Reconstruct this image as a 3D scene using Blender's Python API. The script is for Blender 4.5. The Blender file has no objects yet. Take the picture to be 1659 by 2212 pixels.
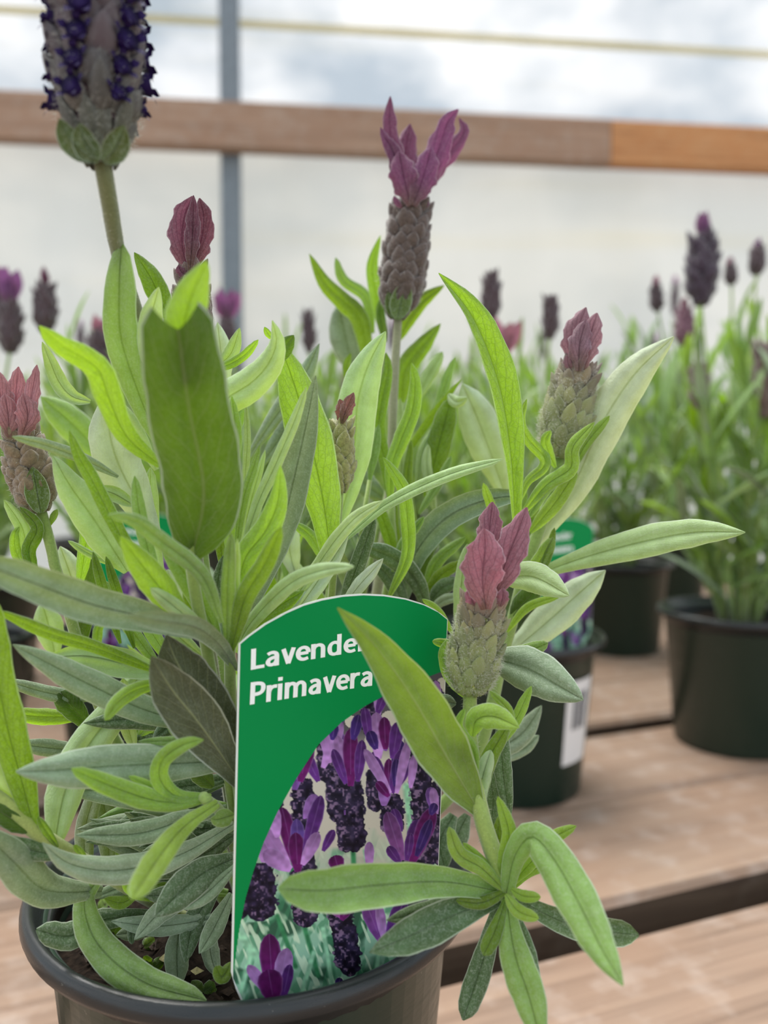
import bpy, math, random
import numpy as np
from mathutils import Vector, Matrix

random.seed(7); rng = np.random.default_rng(11)
C = bpy.context.scene.collection
sc = bpy.context.scene

# ------------------------------------------------------------------ camera
F = 1750.0; W, H = 1659.0, 2212.0
CAMZ = 0.231; PITCH = math.radians(3.46)
cam_d = bpy.data.cameras.new('camera'); cam = bpy.data.objects.new('camera', cam_d); C.objects.link(cam)
cam.location = (0, 0, CAMZ); cam.rotation_euler = (math.pi/2 - PITCH, 0, 0)
cam_d.sensor_fit = 'VERTICAL'; cam_d.sensor_height = 36.0; cam_d.lens = F/H*36.0
cam_d.clip_start = 0.01; cam_d.clip_end = 100
cam_d.dof.use_dof = True; cam_d.dof.focus_distance = 0.208; cam_d.dof.aperture_fstop = 8.8
sc.camera = cam
# ------------------------------------------------------------------ world: bright overcast sky with grey-blue gaps
SKYX = 2.3
wd = bpy.data.worlds.new('sky'); sc.world = wd; wd.use_nodes = True
nt = wd.node_tree; nt.nodes.clear()
out = nt.nodes.new('ShaderNodeOutputWorld'); bg = nt.nodes.new('ShaderNodeBackground')
tc = nt.nodes.new('ShaderNodeTexCoord'); nz = nt.nodes.new('ShaderNodeTexNoise')
nz.inputs['Scale'].default_value = 4.4; nz.inputs['Detail'].default_value = 5; nz.inputs['Roughness'].default_value = .5
mp = nt.nodes.new('ShaderNodeMapping'); mp.inputs['Scale'].default_value = (-1, 1, 1.9); mp.inputs['Location'].default_value = (SKYX, .2, .35)
cr = nt.nodes.new('ShaderNodeValToRGB')
cr.color_ramp.elements[0].position = .44; cr.color_ramp.elements[0].color = (.32, .41, .50, 1)
cr.color_ramp.elements[1].position = .61; cr.color_ramp.elements[1].color = (1.0, 1.0, 1.0, 1)
nt.links.new(tc.outputs['Generated'], mp.inputs['Vector']); nt.links.new(mp.outputs[0], nz.inputs['Vector'])
nt.links.new(nz.outputs['Fac'], cr.inputs['Fac']); nt.links.new(cr.outputs[0], bg.inputs['Color'])
bg.inputs['Strength'].default_value = 1.05
nt.links.new(bg.outputs[0], out.inputs[0])
# ------------------------------------------------------------------ sun, veiled by cloud and greenhouse film
sd = bpy.data.lights.new('sun', 'SUN'); sd.energy = 3.5; sd.angle = math.radians(42); sd.color = (1, .97, .92)
sun = bpy.data.objects.new('sun', sd); C.objects.link(sun); sun.rotation_euler = (math.radians(-22), math.radians(-14), 0)
vs = sc.view_settings; vs.view_transform = 'Standard'; vs.look = 'None'; vs.gamma = 1; vs.exposure = 0.70; vs.use_curve_mapping = False

# ------------------------------------------------------------------ pixel helpers
cp, sp = math.cos(PITCH), math.sin(PITCH)
FWD = np.array([0, cp, -sp]); UP = np.array([0, sp, cp]); RT = np.array([1., 0, 0]); CAM = np.array([0, 0, CAMZ])
def P(px, py, d):
    return CAM + d*(FWD + RT*(px - W/2)/F - UP*(py - H/2)/F)
def ray(px, py):
    return FWD + RT*(px - W/2)/F - UP*(py - H/2)/F
def ground(px, py, z=0.0):
    r = ray(px, py); return CAM + r*(z - CAMZ)/r[2]
def srgb(r, g, b):
    f = lambda c: (c/255/12.92 if c <= 10 else ((c/255+.055)/1.055)**2.4)
    return (f(r), f(g), f(b), 1.0)

# ------------------------------------------------------------------ object helpers
def mesh(name, V, Fc, mat=None, smooth=True, uv=None):
    me = bpy.data.meshes.new(name); me.from_pydata([tuple(map(float, v)) for v in V], [], [tuple(map(int, f)) for f in Fc])
    if uv is not None:
        ul = me.uv_layers.new(name='UVMap'); li = np.zeros(len(me.loops), dtype=np.int32); me.loops.foreach_get('vertex_index', li)
        ul.data.foreach_set('uv', np.asarray(uv, dtype=np.float32)[li].ravel())
    if mat: me.materials.append(mat)
    if smooth: me.polygons.foreach_set('use_smooth', [True]*len(me.polygons))
    me.update(); return me
def link(name, me, parent=None, color=None, kind=None):
    o = bpy.data.objects.new(name, me); C.objects.link(o)
    if parent is not None: o.parent = parent
    if color is not None: o.color = color
    if kind: o['kind'] = kind
    return o
def thing(name, label, cat, loc=(0, 0, 0), group=None):
    o = bpy.data.objects.new(name, None); C.objects.link(o); o.location = tuple(loc); o.empty_display_size = .02
    o['label'] = label; o['category'] = cat
    if group: o['group'] = group
    return o
def copy_tree(o, parent=None):
    c = o.copy(); C.objects.link(c); c.parent = parent
    for ch in list(o.children): copy_tree(ch, c)
    return c
def lathe(profile, seg, cap_bottom=False):
    V, Fc = [], []
    n = len(profile)
    for r, z in profile:
        for k in range(seg):
            a = 2*math.pi*k/seg; V.append((r*math.cos(a), r*math.sin(a), z))
    for i in range(n-1):
        for k in range(seg):
            k2 = (k+1) % seg
            Fc.append((i*seg+k, i*seg+k2, (i+1)*seg+k2, (i+1)*seg+k))
    if cap_bottom: Fc.append(tuple(range(seg-1, -1, -1)))
    return V, Fc
def box(x0, x1, y0, y1, z0, z1, b=.003):
    """box with chamfered long edges"""
    V = []; Fc = []
    ring = [(y0+b, z0), (y1-b, z0), (y1, z0+b), (y1, z1-b), (y1-b, z1), (y0+b, z1), (y0, z1-b), (y0, z0+b)]
    for x in (x0, x1):
        for y, z in ring: V.append((x, y, z))
    for k in range(8):
        k2 = (k+1) % 8; Fc.append((k, k2, 8+k2, 8+k))
    Fc.append(tuple(range(7, -1, -1))); Fc.append(tuple(range(8, 16)))
    return V, Fc

# ------------------------------------------------------------------ materials
def new_mat(name):
    m = bpy.data.materials.new(name); m.use_nodes = True; t = m.node_tree; t.nodes.clear()
    o = t.nodes.new('ShaderNodeOutputMaterial'); return m, t, o
def N(t, typ, **kw):
    n = t.nodes.new(typ)
    for k, v in kw.items():
        if hasattr(n, k): setattr(n, k, v)
        else: n.inputs[k].default_value = v
    return n
def math_n(t, op, a, b=None, c=None):
    n = t.nodes.new('ShaderNodeMath'); n.operation = op
    for i, x in enumerate((a, b, c)):
        if x is None: continue
        if hasattr(x, 'type') and not isinstance(x, (int, float)): t.links.new(x, n.inputs[i])
        else: n.inputs[i].default_value = x
    return n.outputs[0]
def mixc(t, fac, a, b, blend='MIX'):
    n = t.nodes.new('ShaderNodeMix'); n.data_type = 'RGBA'; n.blend_type = blend
    for sock, x in ((n.inputs[0], fac), (n.inputs[6], a), (n.inputs[7], b)):
        if hasattr(x, 'is_linked'): t.links.new(x, sock)
        else: sock.default_value = x
    return n.outputs[2]
def ramp(t, fac, stops):
    n = t.nodes.new('ShaderNodeValToRGB'); e = n.color_ramp.elements
    while len(e) < len(stops): e.new(.5)
    for i, (p, c) in enumerate(stops): e[i].position = p; e[i].color = c
    t.links.new(fac, n.inputs[0]); return n.outputs[0]
def simple(name, col, rough=.5, bump=0, bscale=300, spec=.5, sheen=0, var=0):
    m, t, o = new_mat(name); b = N(t, 'ShaderNodeBsdfPrincipled'); b.inputs['Base Color'].default_value = col
    b.inputs['Roughness'].default_value = rough; b.inputs['Specular IOR Level'].default_value = spec
    if sheen: b.inputs['Sheen Weight'].default_value = sheen
    if bump or var:
        tx = N(t, 'ShaderNodeTexCoord'); nz = N(t, 'ShaderNodeTexNoise', Scale=bscale, Detail=4)
        t.links.new(tx.outputs['Object'], nz.inputs['Vector'])
        if bump:
            bp = N(t, 'ShaderNodeBump', Strength=bump, Distance=.001); t.links.new(nz.outputs['Fac'], bp.inputs['Height']); t.links.new(bp.outputs[0], b.inputs['Normal'])
        if var:
            dk = tuple(x*(1-var) for x in col[:3])+(1,); lt = tuple(min(1, x*(1+var)) for x in col[:3])+(1,)
            t.links.new(ramp(t, nz.outputs['Fac'], [(.3, dk), (.7, lt)]), b.inputs['Base Color'])
    t.links.new(b.outputs[0], o.inputs[0]); return m

def leaf_material(name, petal=False, under=False):
    """blade: felted surface, midrib, side veins and net, thin enough to let light through.
    the object's colour is the blade's own colour, its alpha how much light the blade lets through"""
    m, t, o = new_mat(name)
    oi = N(t, 'ShaderNodeObjectInfo'); base = oi.outputs['Color']; al = oi.outputs['Alpha']
    uv = N(t, 'ShaderNodeUVMap'); sx = N(t, 'ShaderNodeSeparateXYZ'); t.links.new(uv.outputs[0], sx.inputs[0])
    u = math_n(t, 'ABSOLUTE', math_n(t, 'SUBTRACT', sx.outputs[0], .5))           # 0 midrib .. .5 margin
    v = sx.outputs[1]
    mid = math_n(t, 'MAXIMUM', math_n(t, 'SUBTRACT', 1, math_n(t, 'DIVIDE', u, .032)), 0)
    tx = N(t, 'ShaderNodeTexCoord'); nb = N(t, 'ShaderNodeTexNoise', Scale=190, Detail=3); t.links.new(tx.outputs['Object'], nb.inputs['Vector'])
    wob = math_n(t, 'MULTIPLY', nb.outputs['Fac'], 1.1)
    s = math_n(t, 'FRACT', math_n(t, 'ADD', wob, math_n(t, 'SUBTRACT', math_n(t, 'MULTIPLY', v, 9 if not petal else 4), math_n(t, 'MULTIPLY', u, 6.0))))
    s = math_n(t, 'ABSOLUTE', math_n(t, 'SUBTRACT', s, .5))
    side = math_n(t, 'MAXIMUM', math_n(t, 'SUBTRACT', 1, math_n(t, 'DIVIDE', s, .10)), 0)
    mp = N(t, 'ShaderNodeMapping'); mp.inputs['Scale'].default_value = (8, 36, 1) if not petal else (8, 14, 1)
    t.links.new(uv.outputs[0], mp.inputs[0])
    vo = N(t, 'ShaderNodeTexVoronoi', feature='DISTANCE_TO_EDGE', Scale=1.0); t.links.new(mp.outputs[0], vo.inputs['Vector'])
    net = math_n(t, 'MULTIPLY', math_n(t, 'MAXIMUM', math_n(t, 'SUBTRACT', 1, math_n(t, 'DIVIDE', vo.outputs['Distance'], .09)), 0), .6)
    vein = math_n(t, 'MINIMUM', math_n(t, 'MAXIMUM', math_n(t, 'MAXIMUM', mid, math_n(t, 'MULTIPLY', side, .85)), net), 1)
    nz = N(t, 'ShaderNodeTexNoise', Scale=2400, Detail=3, Roughness=.7); t.links.new(tx.outputs['Object'], nz.inputs['Vector'])
    nz2 = N(t, 'ShaderNodeTexNoise', Scale=900, Detail=3, Roughness=.7); t.links.new(tx.outputs['Object'], nz2.inputs['Vector'])
    felt = math_n(t, 'MULTIPLY', math_n(t, 'MAXIMUM', math_n(t, 'SUBTRACT', math_n(t, 'ADD', math_n(t, 'MULTIPLY', nz.outputs['Fac'], .6), math_n(t, 'MULTIPLY', nz2.outputs['Fac'], .4)), .47), 0), 1.7 if not under else .7)
    felt = math_n(t, 'MULTIPLY', felt, math_n(t, 'SUBTRACT', 1.15, al))
    margin = math_n(t, 'MULTIPLY', math_n(t, 'GREATER_THAN', u, .468), .6)
    blot = ramp(t, nb.outputs['Fac'], [(.3, (.80, .80, .78, 1)), (.7, (1.14, 1.14, 1.16, 1))])
    c = mixc(t, 1.0, base, blot, 'MULTIPLY')
    white = (.60, .66, .54, 1) if not petal else (.55, .42, .46, 1)
    if petal: c = mixc(t, math_n(t, 'MAXIMUM', math_n(t, 'SUBTRACT', .75, math_n(t, 'MULTIPLY', v, 1.7)), 0), c, srgb(112, 96, 60))
    if under: c = mixc(t, math_n(t, 'MULTIPLY', math_n(t, 'MAXIMUM', mid, math_n(t, 'MULTIPLY', side, .4)), .55), c, (.42, .46, .22, 1))
    elif petal: c = mixc(t, math_n(t, 'MULTIPLY', vein, .35), c, (.05, .012, .03, 1))
    else: c = mixc(t, math_n(t, 'MULTIPLY', mid, .35), c, (.10, .16, .05, 1))
    c = mixc(t, math_n(t, 'MAXIMUM', felt, margin), c, white)
    trc = mixc(t, 1.0, base, (1.6, 1.75, .14, 1) if not petal else (1.25, .95, 1.1, 1), 'MULTIPLY')
    trc = mixc(t, math_n(t, 'MULTIPLY', vein, math_n(t, 'MULTIPLY', math_n(t, 'MAXIMUM', math_n(t, 'SUBTRACT', al, .2), .05), 2.8) if not petal else .6), trc, (.02, .06, .004, 1) if not petal else (.06, .01, .04, 1))
    pr = N(t, 'ShaderNodeBsdfPrincipled', Roughness=.58); pr.inputs['Specular IOR Level'].default_value = .22
    pr.inputs['Sheen Weight'].default_value = .30; pr.inputs['Sheen Roughness'].default_value = .35
    t.links.new(c, pr.inputs['Base Color'])
    grove = math_n(t, 'MULTIPLY', math_n(t, 'MAXIMUM', mid, math_n(t, 'MULTIPLY', side, .14 if not (under or petal) else .4)), -.9 if not under else .7)
    bh = math_n(t, 'ADD', math_n(t, 'ADD', math_n(t, 'MULTIPLY', nz.outputs['Fac'], .35), math_n(t, 'MULTIPLY', nz2.outputs['Fac'], .6)), grove)
    bp = N(t, 'ShaderNodeBump', Strength=.75, Distance=.00045); t.links.new(bh, bp.inputs['Height']); t.links.new(bp.outputs[0], pr.inputs['Normal'])
    tr = N(t, 'ShaderNodeBsdfTranslucent'); t.links.new(trc, tr.inputs[0])
    mx = N(t, 'ShaderNodeMixShader'); t.links.new(al, mx.inputs[0])
    t.links.new(pr.outputs[0], mx.inputs[1]); t.links.new(tr.outputs[0], mx.inputs[2]); t.links.new(mx.outputs[0], o.inputs[0])
    return m
M_UNDER = leaf_material('leaf_underside', under=True)
M_LEAF = leaf_material('leaf_blade'); M_PETAL = leaf_material('petal_blade', True)

def object_tint(name, rough=.6, sheen=.5, scale=900, var=.3, bump=.3):
    m, t, o = new_mat(name); oi = N(t, 'ShaderNodeObjectInfo')
    tx = N(t, 'ShaderNodeTexCoord'); nz = N(t, 'ShaderNodeTexNoise', Scale=scale, Detail=4, Roughness=.65); t.links.new(tx.outputs['Object'], nz.inputs['Vector'])
    c = mixc(t, 1.0, oi.outputs['Color'], ramp(t, nz.outputs['Fac'], [(.3, (1-var,)*3+(1,)), (.72, (1+var,)*3+(1,))]), 'MULTIPLY')
    b = N(t, 'ShaderNodeBsdfPrincipled', Roughness=rough); b.inputs['Sheen Weight'].default_value = sheen; b.inputs['Specular IOR Level'].default_value = .25
    b.inputs['Subsurface Weight'].default_value = 0.0
    t.links.new(c, b.inputs['Base Color'])
    bp = N(t, 'ShaderNodeBump', Strength=bump, Distance=.0005); t.links.new(nz.outputs['Fac'], bp.inputs['Height']); t.links.new(bp.outputs[0], b.inputs['Normal'])
    t.links.new(b.outputs[0], o.inputs[0]); return m
M_STEM = object_tint('stem_skin', scale=1500, var=.15)
M_CALYX = object_tint('calyx_felt', scale=1100, var=.35, bump=.8)
M_FLORET = simple('floret_violet', srgb(34, 14, 70), .6, spec=.2)
M_FLORET.node_tree.nodes
M_FUZZ, t_, o_ = new_mat('fuzz_hair')
d_ = N(t_, 'ShaderNodeBsdfDiffuse'); d_.inputs[0].default_value = (.70, .70, .60, 1); tr_ = N(t_, 'ShaderNodeBsdfTranslucent'); tr_.inputs[0].default_value = (.75, .72, .66, 1)
mx_ = N(t_, 'ShaderNodeMixShader'); mx_.inputs[0].default_value = .5; t_.links.new(d_.outputs[0], mx_.inputs[1]); t_.links.new(tr_.outputs[0], mx_.inputs[2]); t_.links.new(mx_.outputs[0], o_.inputs[0])

def wood(name, tones, gx=4, gy=120, rough=.75):
    m, t, o = new_mat(name); tx = N(t, 'ShaderNodeTexCoord'); oi = N(t, 'ShaderNodeObjectInfo')
    of = N(t, 'ShaderNodeVectorMath', operation='ADD'); t.links.new(tx.outputs['Object'], of.inputs[0])
    sc_ = N(t, 'ShaderNodeVectorMath', operation='SCALE'); sc_.inputs[0].default_value = (13, 7, 5); t.links.new(oi.outputs['Random'], sc_.inputs['Scale']); t.links.new(sc_.outputs[0], of.inputs[1])
    mp = N(t, 'ShaderNodeMapping'); mp.inputs['Scale'].default_value = (gx, gy, gy); t.links.new(of.outputs[0], mp.inputs[0])
    n1 = N(t, 'ShaderNodeTexNoise', Scale=1.0, Detail=6, Roughness=.6, Distortion=.6); t.links.new(mp.outputs[0], n1.inputs['Vector'])
    n2 = N(t, 'ShaderNodeTexNoise', Scale=14, Detail=4); t.links.new(of.outputs[0], n2.inputs['Vector'])
    n3 = N(t, 'ShaderNodeTexNoise', Scale=55, Detail=3); t.links.new(of.outputs[0], n3.inputs['Vector'])
    c = ramp(t, n1.outputs['Fac'], [(.28, tones[0]), (.5, tones[1]), (.72, tones[2])])
    c = mixc(t, math_n(t, 'MULTIPLY', math_n(t, 'SUBTRACT', n2.outputs['Fac'], .35), 1.6), c, tones[3])
    c = mixc(t, math_n(t, 'MULTIPLY', math_n(t, 'MAXIMUM', math_n(t, 'SUBTRACT', n3.outputs['Fac'], .5), 0), 1.6), c, tones[4])
    b = N(t, 'ShaderNodeBsdfPrincipled', Roughness=rough); b.inputs['Specular IOR Level'].default_value = .3
    t.links.new(c, b.inputs['Base Color']); bp = N(t, 'ShaderNodeBump', Strength=.35, Distance=.002); t.links.new(n1.outputs['Fac'], bp.inputs['Height']); t.links.new(bp.outputs[0], b.inputs['Normal'])
    t.links.new(b.outputs[0], o.inputs[0]); return m
M_BENCH = wood('weathered_plank', [srgb(116, 96, 82), srgb(146, 123, 106), srgb(164, 140, 120), srgb(150, 119, 97), srgb(184, 170, 160)])
M_EDGE = wood('plank_side_gap_shade', [srgb(70, 56, 46), srgb(92, 76, 62), srgb(108, 90, 74), srgb(84, 66, 54), srgb(120, 106, 92)])  # darker plank wood, gap shade painted into the side colour
M_RAIL = wood('rail_board', [srgb(132, 104, 84), srgb(166, 134, 112), srgb(182, 150, 126), srgb(158, 122, 98), srgb(182, 166, 152)])
M_RAIL2 = wood('rail_board_warm', [srgb(156, 100, 62), srgb(196, 138, 90), srgb(214, 160, 112), srgb(194, 130, 80), srgb(206, 166, 124)])
M_METAL = simple('galvanised_post', srgb(120, 128, 134), .5, bump=.1, bscale=80, var=.12); M_METAL.node_tree.nodes
M_FLOOR = simple('floor_gravel', srgb(60, 54, 48), .9, bump=.8, bscale=60, var=.4)

def plastic(name, col, rough, scr=.35):
    m, t, o = new_mat(name); tx = N(t, 'ShaderNodeTexCoord')
    mp = N(t, 'ShaderNodeMapping'); mp.inputs['Scale'].default_value = (60, 60, 420); t.links.new(tx.outputs['Object'], mp.inputs[0])
    n1 = N(t, 'ShaderNodeTexNoise', Scale=1.0, Detail=5, Roughness=.7); t.links.new(mp.outputs[0], n1.inputs['Vector'])
    n2 = N(t, 'ShaderNodeTexNoise', Scale=420, Detail=4, Roughness=.7); t.links.new(tx.outputs['Object'], n2.inputs['Vector'])
    b = N(t, 'ShaderNodeBsdfPrincipled'); sp_ = math_n(t, 'MULTIPLY', math_n(t, 'GREATER_THAN', n2.outputs['Fac'], .70), .55)
    t.links.new(mixc(t, sp_, col, srgb(150, 148, 138)), b.inputs['Base Color'])
    t.links.new(math_n(t, 'ADD', math_n(t, 'MULTIPLY', n1.outputs['Fac'], scr), rough-.15), b.inputs['Roughness'])
    bp = N(t, 'ShaderNodeBump', Strength=.15, Distance=.0006); t.links.new(n1.outputs['Fac'], bp.inputs['Height']); t.links.new(bp.outputs[0], b.inputs['Normal'])
    t.links.new(b.outputs[0], o.inputs[0]); return m
M_POT = plastic('pot_green_plastic', srgb(38, 56, 46), .32); M_RIM = plastic('pot_rim_plastic', srgb(34, 37, 38), .28)
M_SOIL = simple('potting_soil', srgb(32, 25, 20), .95, bump=1.0, bscale=500, var=.6, spec=.1)
M_PERL = simple('soil_chip', srgb(176, 166, 120), .8, bump=.4, bscale=800, var=.3)
M_BARK = simple('soil_crumb', srgb(52, 38, 28), .9, bump=.6, bscale=900, var=.5)
M_CARD = simple('tag_card_white', srgb(238, 240, 234), .35)
M_WHITE = simple('tag_lettering', srgb(254, 254, 250), .5)
M_STICK = simple('sticker_paper', srgb(232, 230, 228), .5); M_BAR = simple('sticker_ink', srgb(70, 72, 80), .6)

# greenhouse film: hazy sheet, light comes through
def film(name, tcol, haze, stain):
    m, t, o = new_mat(name); tx = N(t, 'ShaderNodeTexCoord')
    mp = N(t, 'ShaderNodeMapping'); mp.inputs['Scale'].default_value = (1.0, 1.0, .35); t.links.new(tx.outputs['Object'], mp.inputs[0])
    n1 = N(t, 'ShaderNodeTexNoise', Scale=2.6, Detail=5, Roughness=.55); t.links.new(mp.outputs[0], n1.inputs['Vector'])
    mp2 = N(t, 'ShaderNodeMapping'); mp2.inputs['Scale'].default_value = (.5, 1.0, 9); t.links.new(tx.outputs['Object'], mp2.inputs[0])
    n2 = N(t, 'ShaderNodeTexNoise', Scale=1.3, Detail=4); t.links.new(mp2.outputs[0], n2.inputs['Vector'])
    c = ramp(t, n1.outputs['Fac'], [(.3, tcol[0]), (.7, tcol[1])])
    c = mixc(t, math_n(t, 'MULTIPLY', math_n(t, 'MAXIMUM', math_n(t, 'SUBTRACT', n2.outputs['Fac'], .56), 0), stain), c, srgb(206, 190, 140))
    tl = N(t, 'ShaderNodeBsdfTranslucent'); df = N(t, 'ShaderNodeBsdfDiffuse'); tp = N(t, 'ShaderNodeBsdfTransparent')
    t.links.new(c, tl.inputs[0]); t.links.new(c, df.inputs[0]); t.links.new(c, tp.inputs[0])
    m1 = N(t, 'ShaderNodeMixShader'); m1.inputs[0].default_value = .42; t.links.new(tl.outputs[0], m1.inputs[1]); t.links.new(df.outputs[0], m1.inputs[2])
    m2 = N(t, 'ShaderNodeMixShader'); m2.inputs[0].default_value = haze; t.links.new(tp.outputs[0], m2.inputs[1]); t.links.new(m1.outputs[0], m2.inputs[2])
    t.links.new(m2.outputs[0], o.inputs[0]); return m
M_FILM = film('film_upper', [srgb(206, 208, 210), srgb(230, 229, 228)], .35, 1.6)
M_FILM2 = film('film_lower', [srgb(200, 198, 190), srgb(214, 212, 205)], .82, 1.0)

# ================================================================== setting
def struct(o): o['kind'] = 'structure'; return o
# floor under the bench
V = [(-6, -3, -.8), (6, -3, -.8), (6, 7, -.8), (-6, 7, -.8)]
struct(link('floor', mesh('floor', V, [(0, 1, 2, 3)], M_FLOOR, False)))
# back wall frame, along a line slightly turned from the picture plane
WA = P(0, 250, 1.62); WB = P(1659, 337, 1.80)
ang = math.atan2(WB[1]-WA[1], WB[0]-WA[0]); wz = (WA[2]+WB[2])/2; wz = P(829, 293, 1.71)[2]
wdir = np.array([math.cos(ang), math.sin(ang), 0]); wmid = (WA+WB)/2; wmid[2] = 0
def wall_frame(name, me):
    o = link(name, me); o.location = tuple(wmid); o.rotation_euler = (0, 0, ang); return struct(o)
def wall_x(px, py):                       # position along the wall line of a pixel
    r = ray(px, py); A = np.array([[r[0], -wdir[0]], [r[1], -wdir[1]]]); b = np.array([wmid[0]-CAM[0], wmid[1]-CAM[1]])
    t, s = np.linalg.solve(A, b); return s
RH = .047
xj = wall_x(1312, 330)
wall_frame('trim_1', mesh('rail', *box(-3.2, xj-.001, -.02, .02, wz-RH, wz+RH, .003), M_RAIL, False))
wall_frame('trim_2', mesh('rail_end', *box(xj+.001, 3.4, -.02, .02, wz-RH+.001, wz+RH-.001, .003), M_RAIL2, False))
xp = wall_x(497, 450)
k = 3
for xx in (xp-1.75, xp, xp+1.75):
    V, Fc = [], []
    w = .0205
    for z in (-.8, 2.6):
        for (a, b) in ((-w, .0205), (w, .0205), (w, .062), (-w, .062)): V.append((xx+a, b, z))
    for i in range(4): Fc.append((i, (i+1) % 4, 4+(i+1) % 4, 4+i))
    Fc += [(3, 2, 1, 0), (4, 5, 6, 7)]
    wall_frame('trim_%d' % k, mesh('post', V, Fc, M_METAL, False)); k += 1
wall = wall_frame('wall_back', mesh('film_upper', [(-4, .066, wz-.03), (4, .066, wz-.03), (4, .066, 2.6), (-4, .066, 2.6)], [(0, 1, 2, 3)], M_FILM, False))
lo = link('film_skirt', mesh('film_lower', [(-4, .066, -.8), (4, .066, -.8), (4, .066, wz-.03), (-4, .066, wz-.03)], [(0, 1, 2, 3)], M_FILM2, False), wall)
seam = link('film_seam', mesh('film_seam', *box(-4, 4, .0655, .068, wz+.235, wz+.252, .0003), film('film_overlap', [srgb(226, 218, 190), srgb(236, 230, 210)], .5, 1.0), False), wall)

# bench planks
g1a, g1b = ground(1659, 1902), ground(1300, 1990); g2a = ground(1250, 1580)
bdir = (g1a-g1b)[:2]; bdir /= np.linalg.norm(bdir); bn = np.array([-bdir[1], bdir[0]])
off1 = g1a[:2] @ bn; off2 = g2a[:2] @ bn
pitch = (off2-off1)/2; GAP = .012
bang = math.atan2(bdir[1], bdir[0])
bench = thing('potting_bench', 'weathered grey-brown plank bench carrying all the lavender pots', 'bench', (0, 0, -.8))
bench.rotation_euler = (0, 0, bang)
for i in range(-5, 11):
    a = off1+i*pitch; wdt = pitch-(.013 if i in (-1, 0) else .008)
    dz = random.uniform(-.002, 0)
    xe = 2.2
    for _ in range(80):
        q = bdir*xe+bn*(a+pitch)
        if (q-wmid[:2]) @ np.array([-wdir[1], wdir[0]]) > -.06: xe -= .05
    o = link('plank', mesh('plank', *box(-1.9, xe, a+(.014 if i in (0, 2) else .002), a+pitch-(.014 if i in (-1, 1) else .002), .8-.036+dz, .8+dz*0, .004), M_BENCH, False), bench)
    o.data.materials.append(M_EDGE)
    for q in (0, 1, 2, 6, 7): o.data.polygons[q].material_index = 1  # side and bottom faces take the darkened wood so gaps look shaded
for xx in (-1.5, -.55, .75, 1.7):
    nb_ = 11
    while nb_ > 1 and (bdir*(xx+.06)+bn*(off1+nb_*pitch)-wmid[:2]) @ np.array([-wdir[1], wdir[0]]) > -.1: nb_ -= 1
    link('joist', mesh('joist', *box(xx-.02, xx+.02, off1-5*pitch, off1+nb_*pitch, .8-.036-.09, .8-.0365, .003), M_BENCH, False), bench)
    for yy in (off1-4*pitch, off1+(nb_-1)*pitch):
        link('leg', mesh('leg', *box(xx-.035, xx+.035, yy-.035, yy+.035, 0, .8-.12, .003), M_BENCH, False), bench)

# ================================================================== pots
PH = .111; RO = .065
def pot_meshes():
    body = [(.0, .0), (.047, .0), (.049, .002), (.0580, PH-.0075), (.0600, PH-.0065), (.0602, PH-.005), (.0582, PH-.005), (.0560, PH-.02), (.046, .004), (.0, .004)]
    bv = lathe(body[1:-1], 72); V, Fc = list(bv[0]), list(bv[1])
    for z, idx in ((0., 0), (.004, len(body)-3)):
        c = len(V); V.append((0, 0, z)); s = idx*72
        for k in range(72): Fc.append((s+(k+1) % 72, s+k, c) if z == 0 else (s+k, s+(k+1) % 72, c))
    rim = [(.0575, PH-.0062), (.0632, PH-.0060), (.0646, PH-.0052), (.0650, PH-.0040), (.0649, PH-.0024), (.0642, PH-.0008), (.0630, PH), (.0620, PH-.0003), (.0612, PH-.0012), (.0598, PH-.0042), (.0590, PH-.0050), (.0575, PH-.0125), (.0564, PH-.0125), (.0572, PH-.0062), (.0575, PH-.0062)]
    rv = lathe(rim, 96)
    return mesh('pot_body', V, Fc, M_POT), mesh('pot_rim', rv[0], rv[1], M_RIM)
POT_BODY, POT_RIM = pot_meshes()
def soil_mesh(seed):
    r_ = np.random.default_rng(seed); V = [(0, 0, PH-.012)]; Fc = []; nr, ns = 12, 44
    for i in range(1, nr+1):
        for k in range(ns):
            a = 2*math.pi*k/ns; r = .0562*i/nr; V.append((r*math.cos(a), r*math.sin(a), PH-.0125-.003*(i/nr)**2+r_.normal(0, .0011)*(i < nr)))
    for k in range(ns): Fc.append((0, 1+k, 1+(k+1) % ns))
    for i in range(nr-1):
        for k in range(ns): Fc.append((1+i*ns+k, 1+(i+1)*ns+k, 1+(i+1)*ns+(k+1) % ns, 1+i*ns+(k+1) % ns))
    return mesh('soil', V, Fc, M_SOIL)
SOIL = soil_mesh(3)
def make_pot(label, loc, group=None, rz=0):
    p = thing('plant_pot', label, 'pot', loc, group); p.rotation_euler = (0, 0, rz)
    link('body', POT_BODY, p); link('rim', POT_RIM, p); link('soil', SOIL, p)
    return p
POT0 = np.array([-.0386, .2365, 0.0])
pot = make_pot('dark green plastic pot with black rim holding the lavender with the big lettered tag', POT0)
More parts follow.
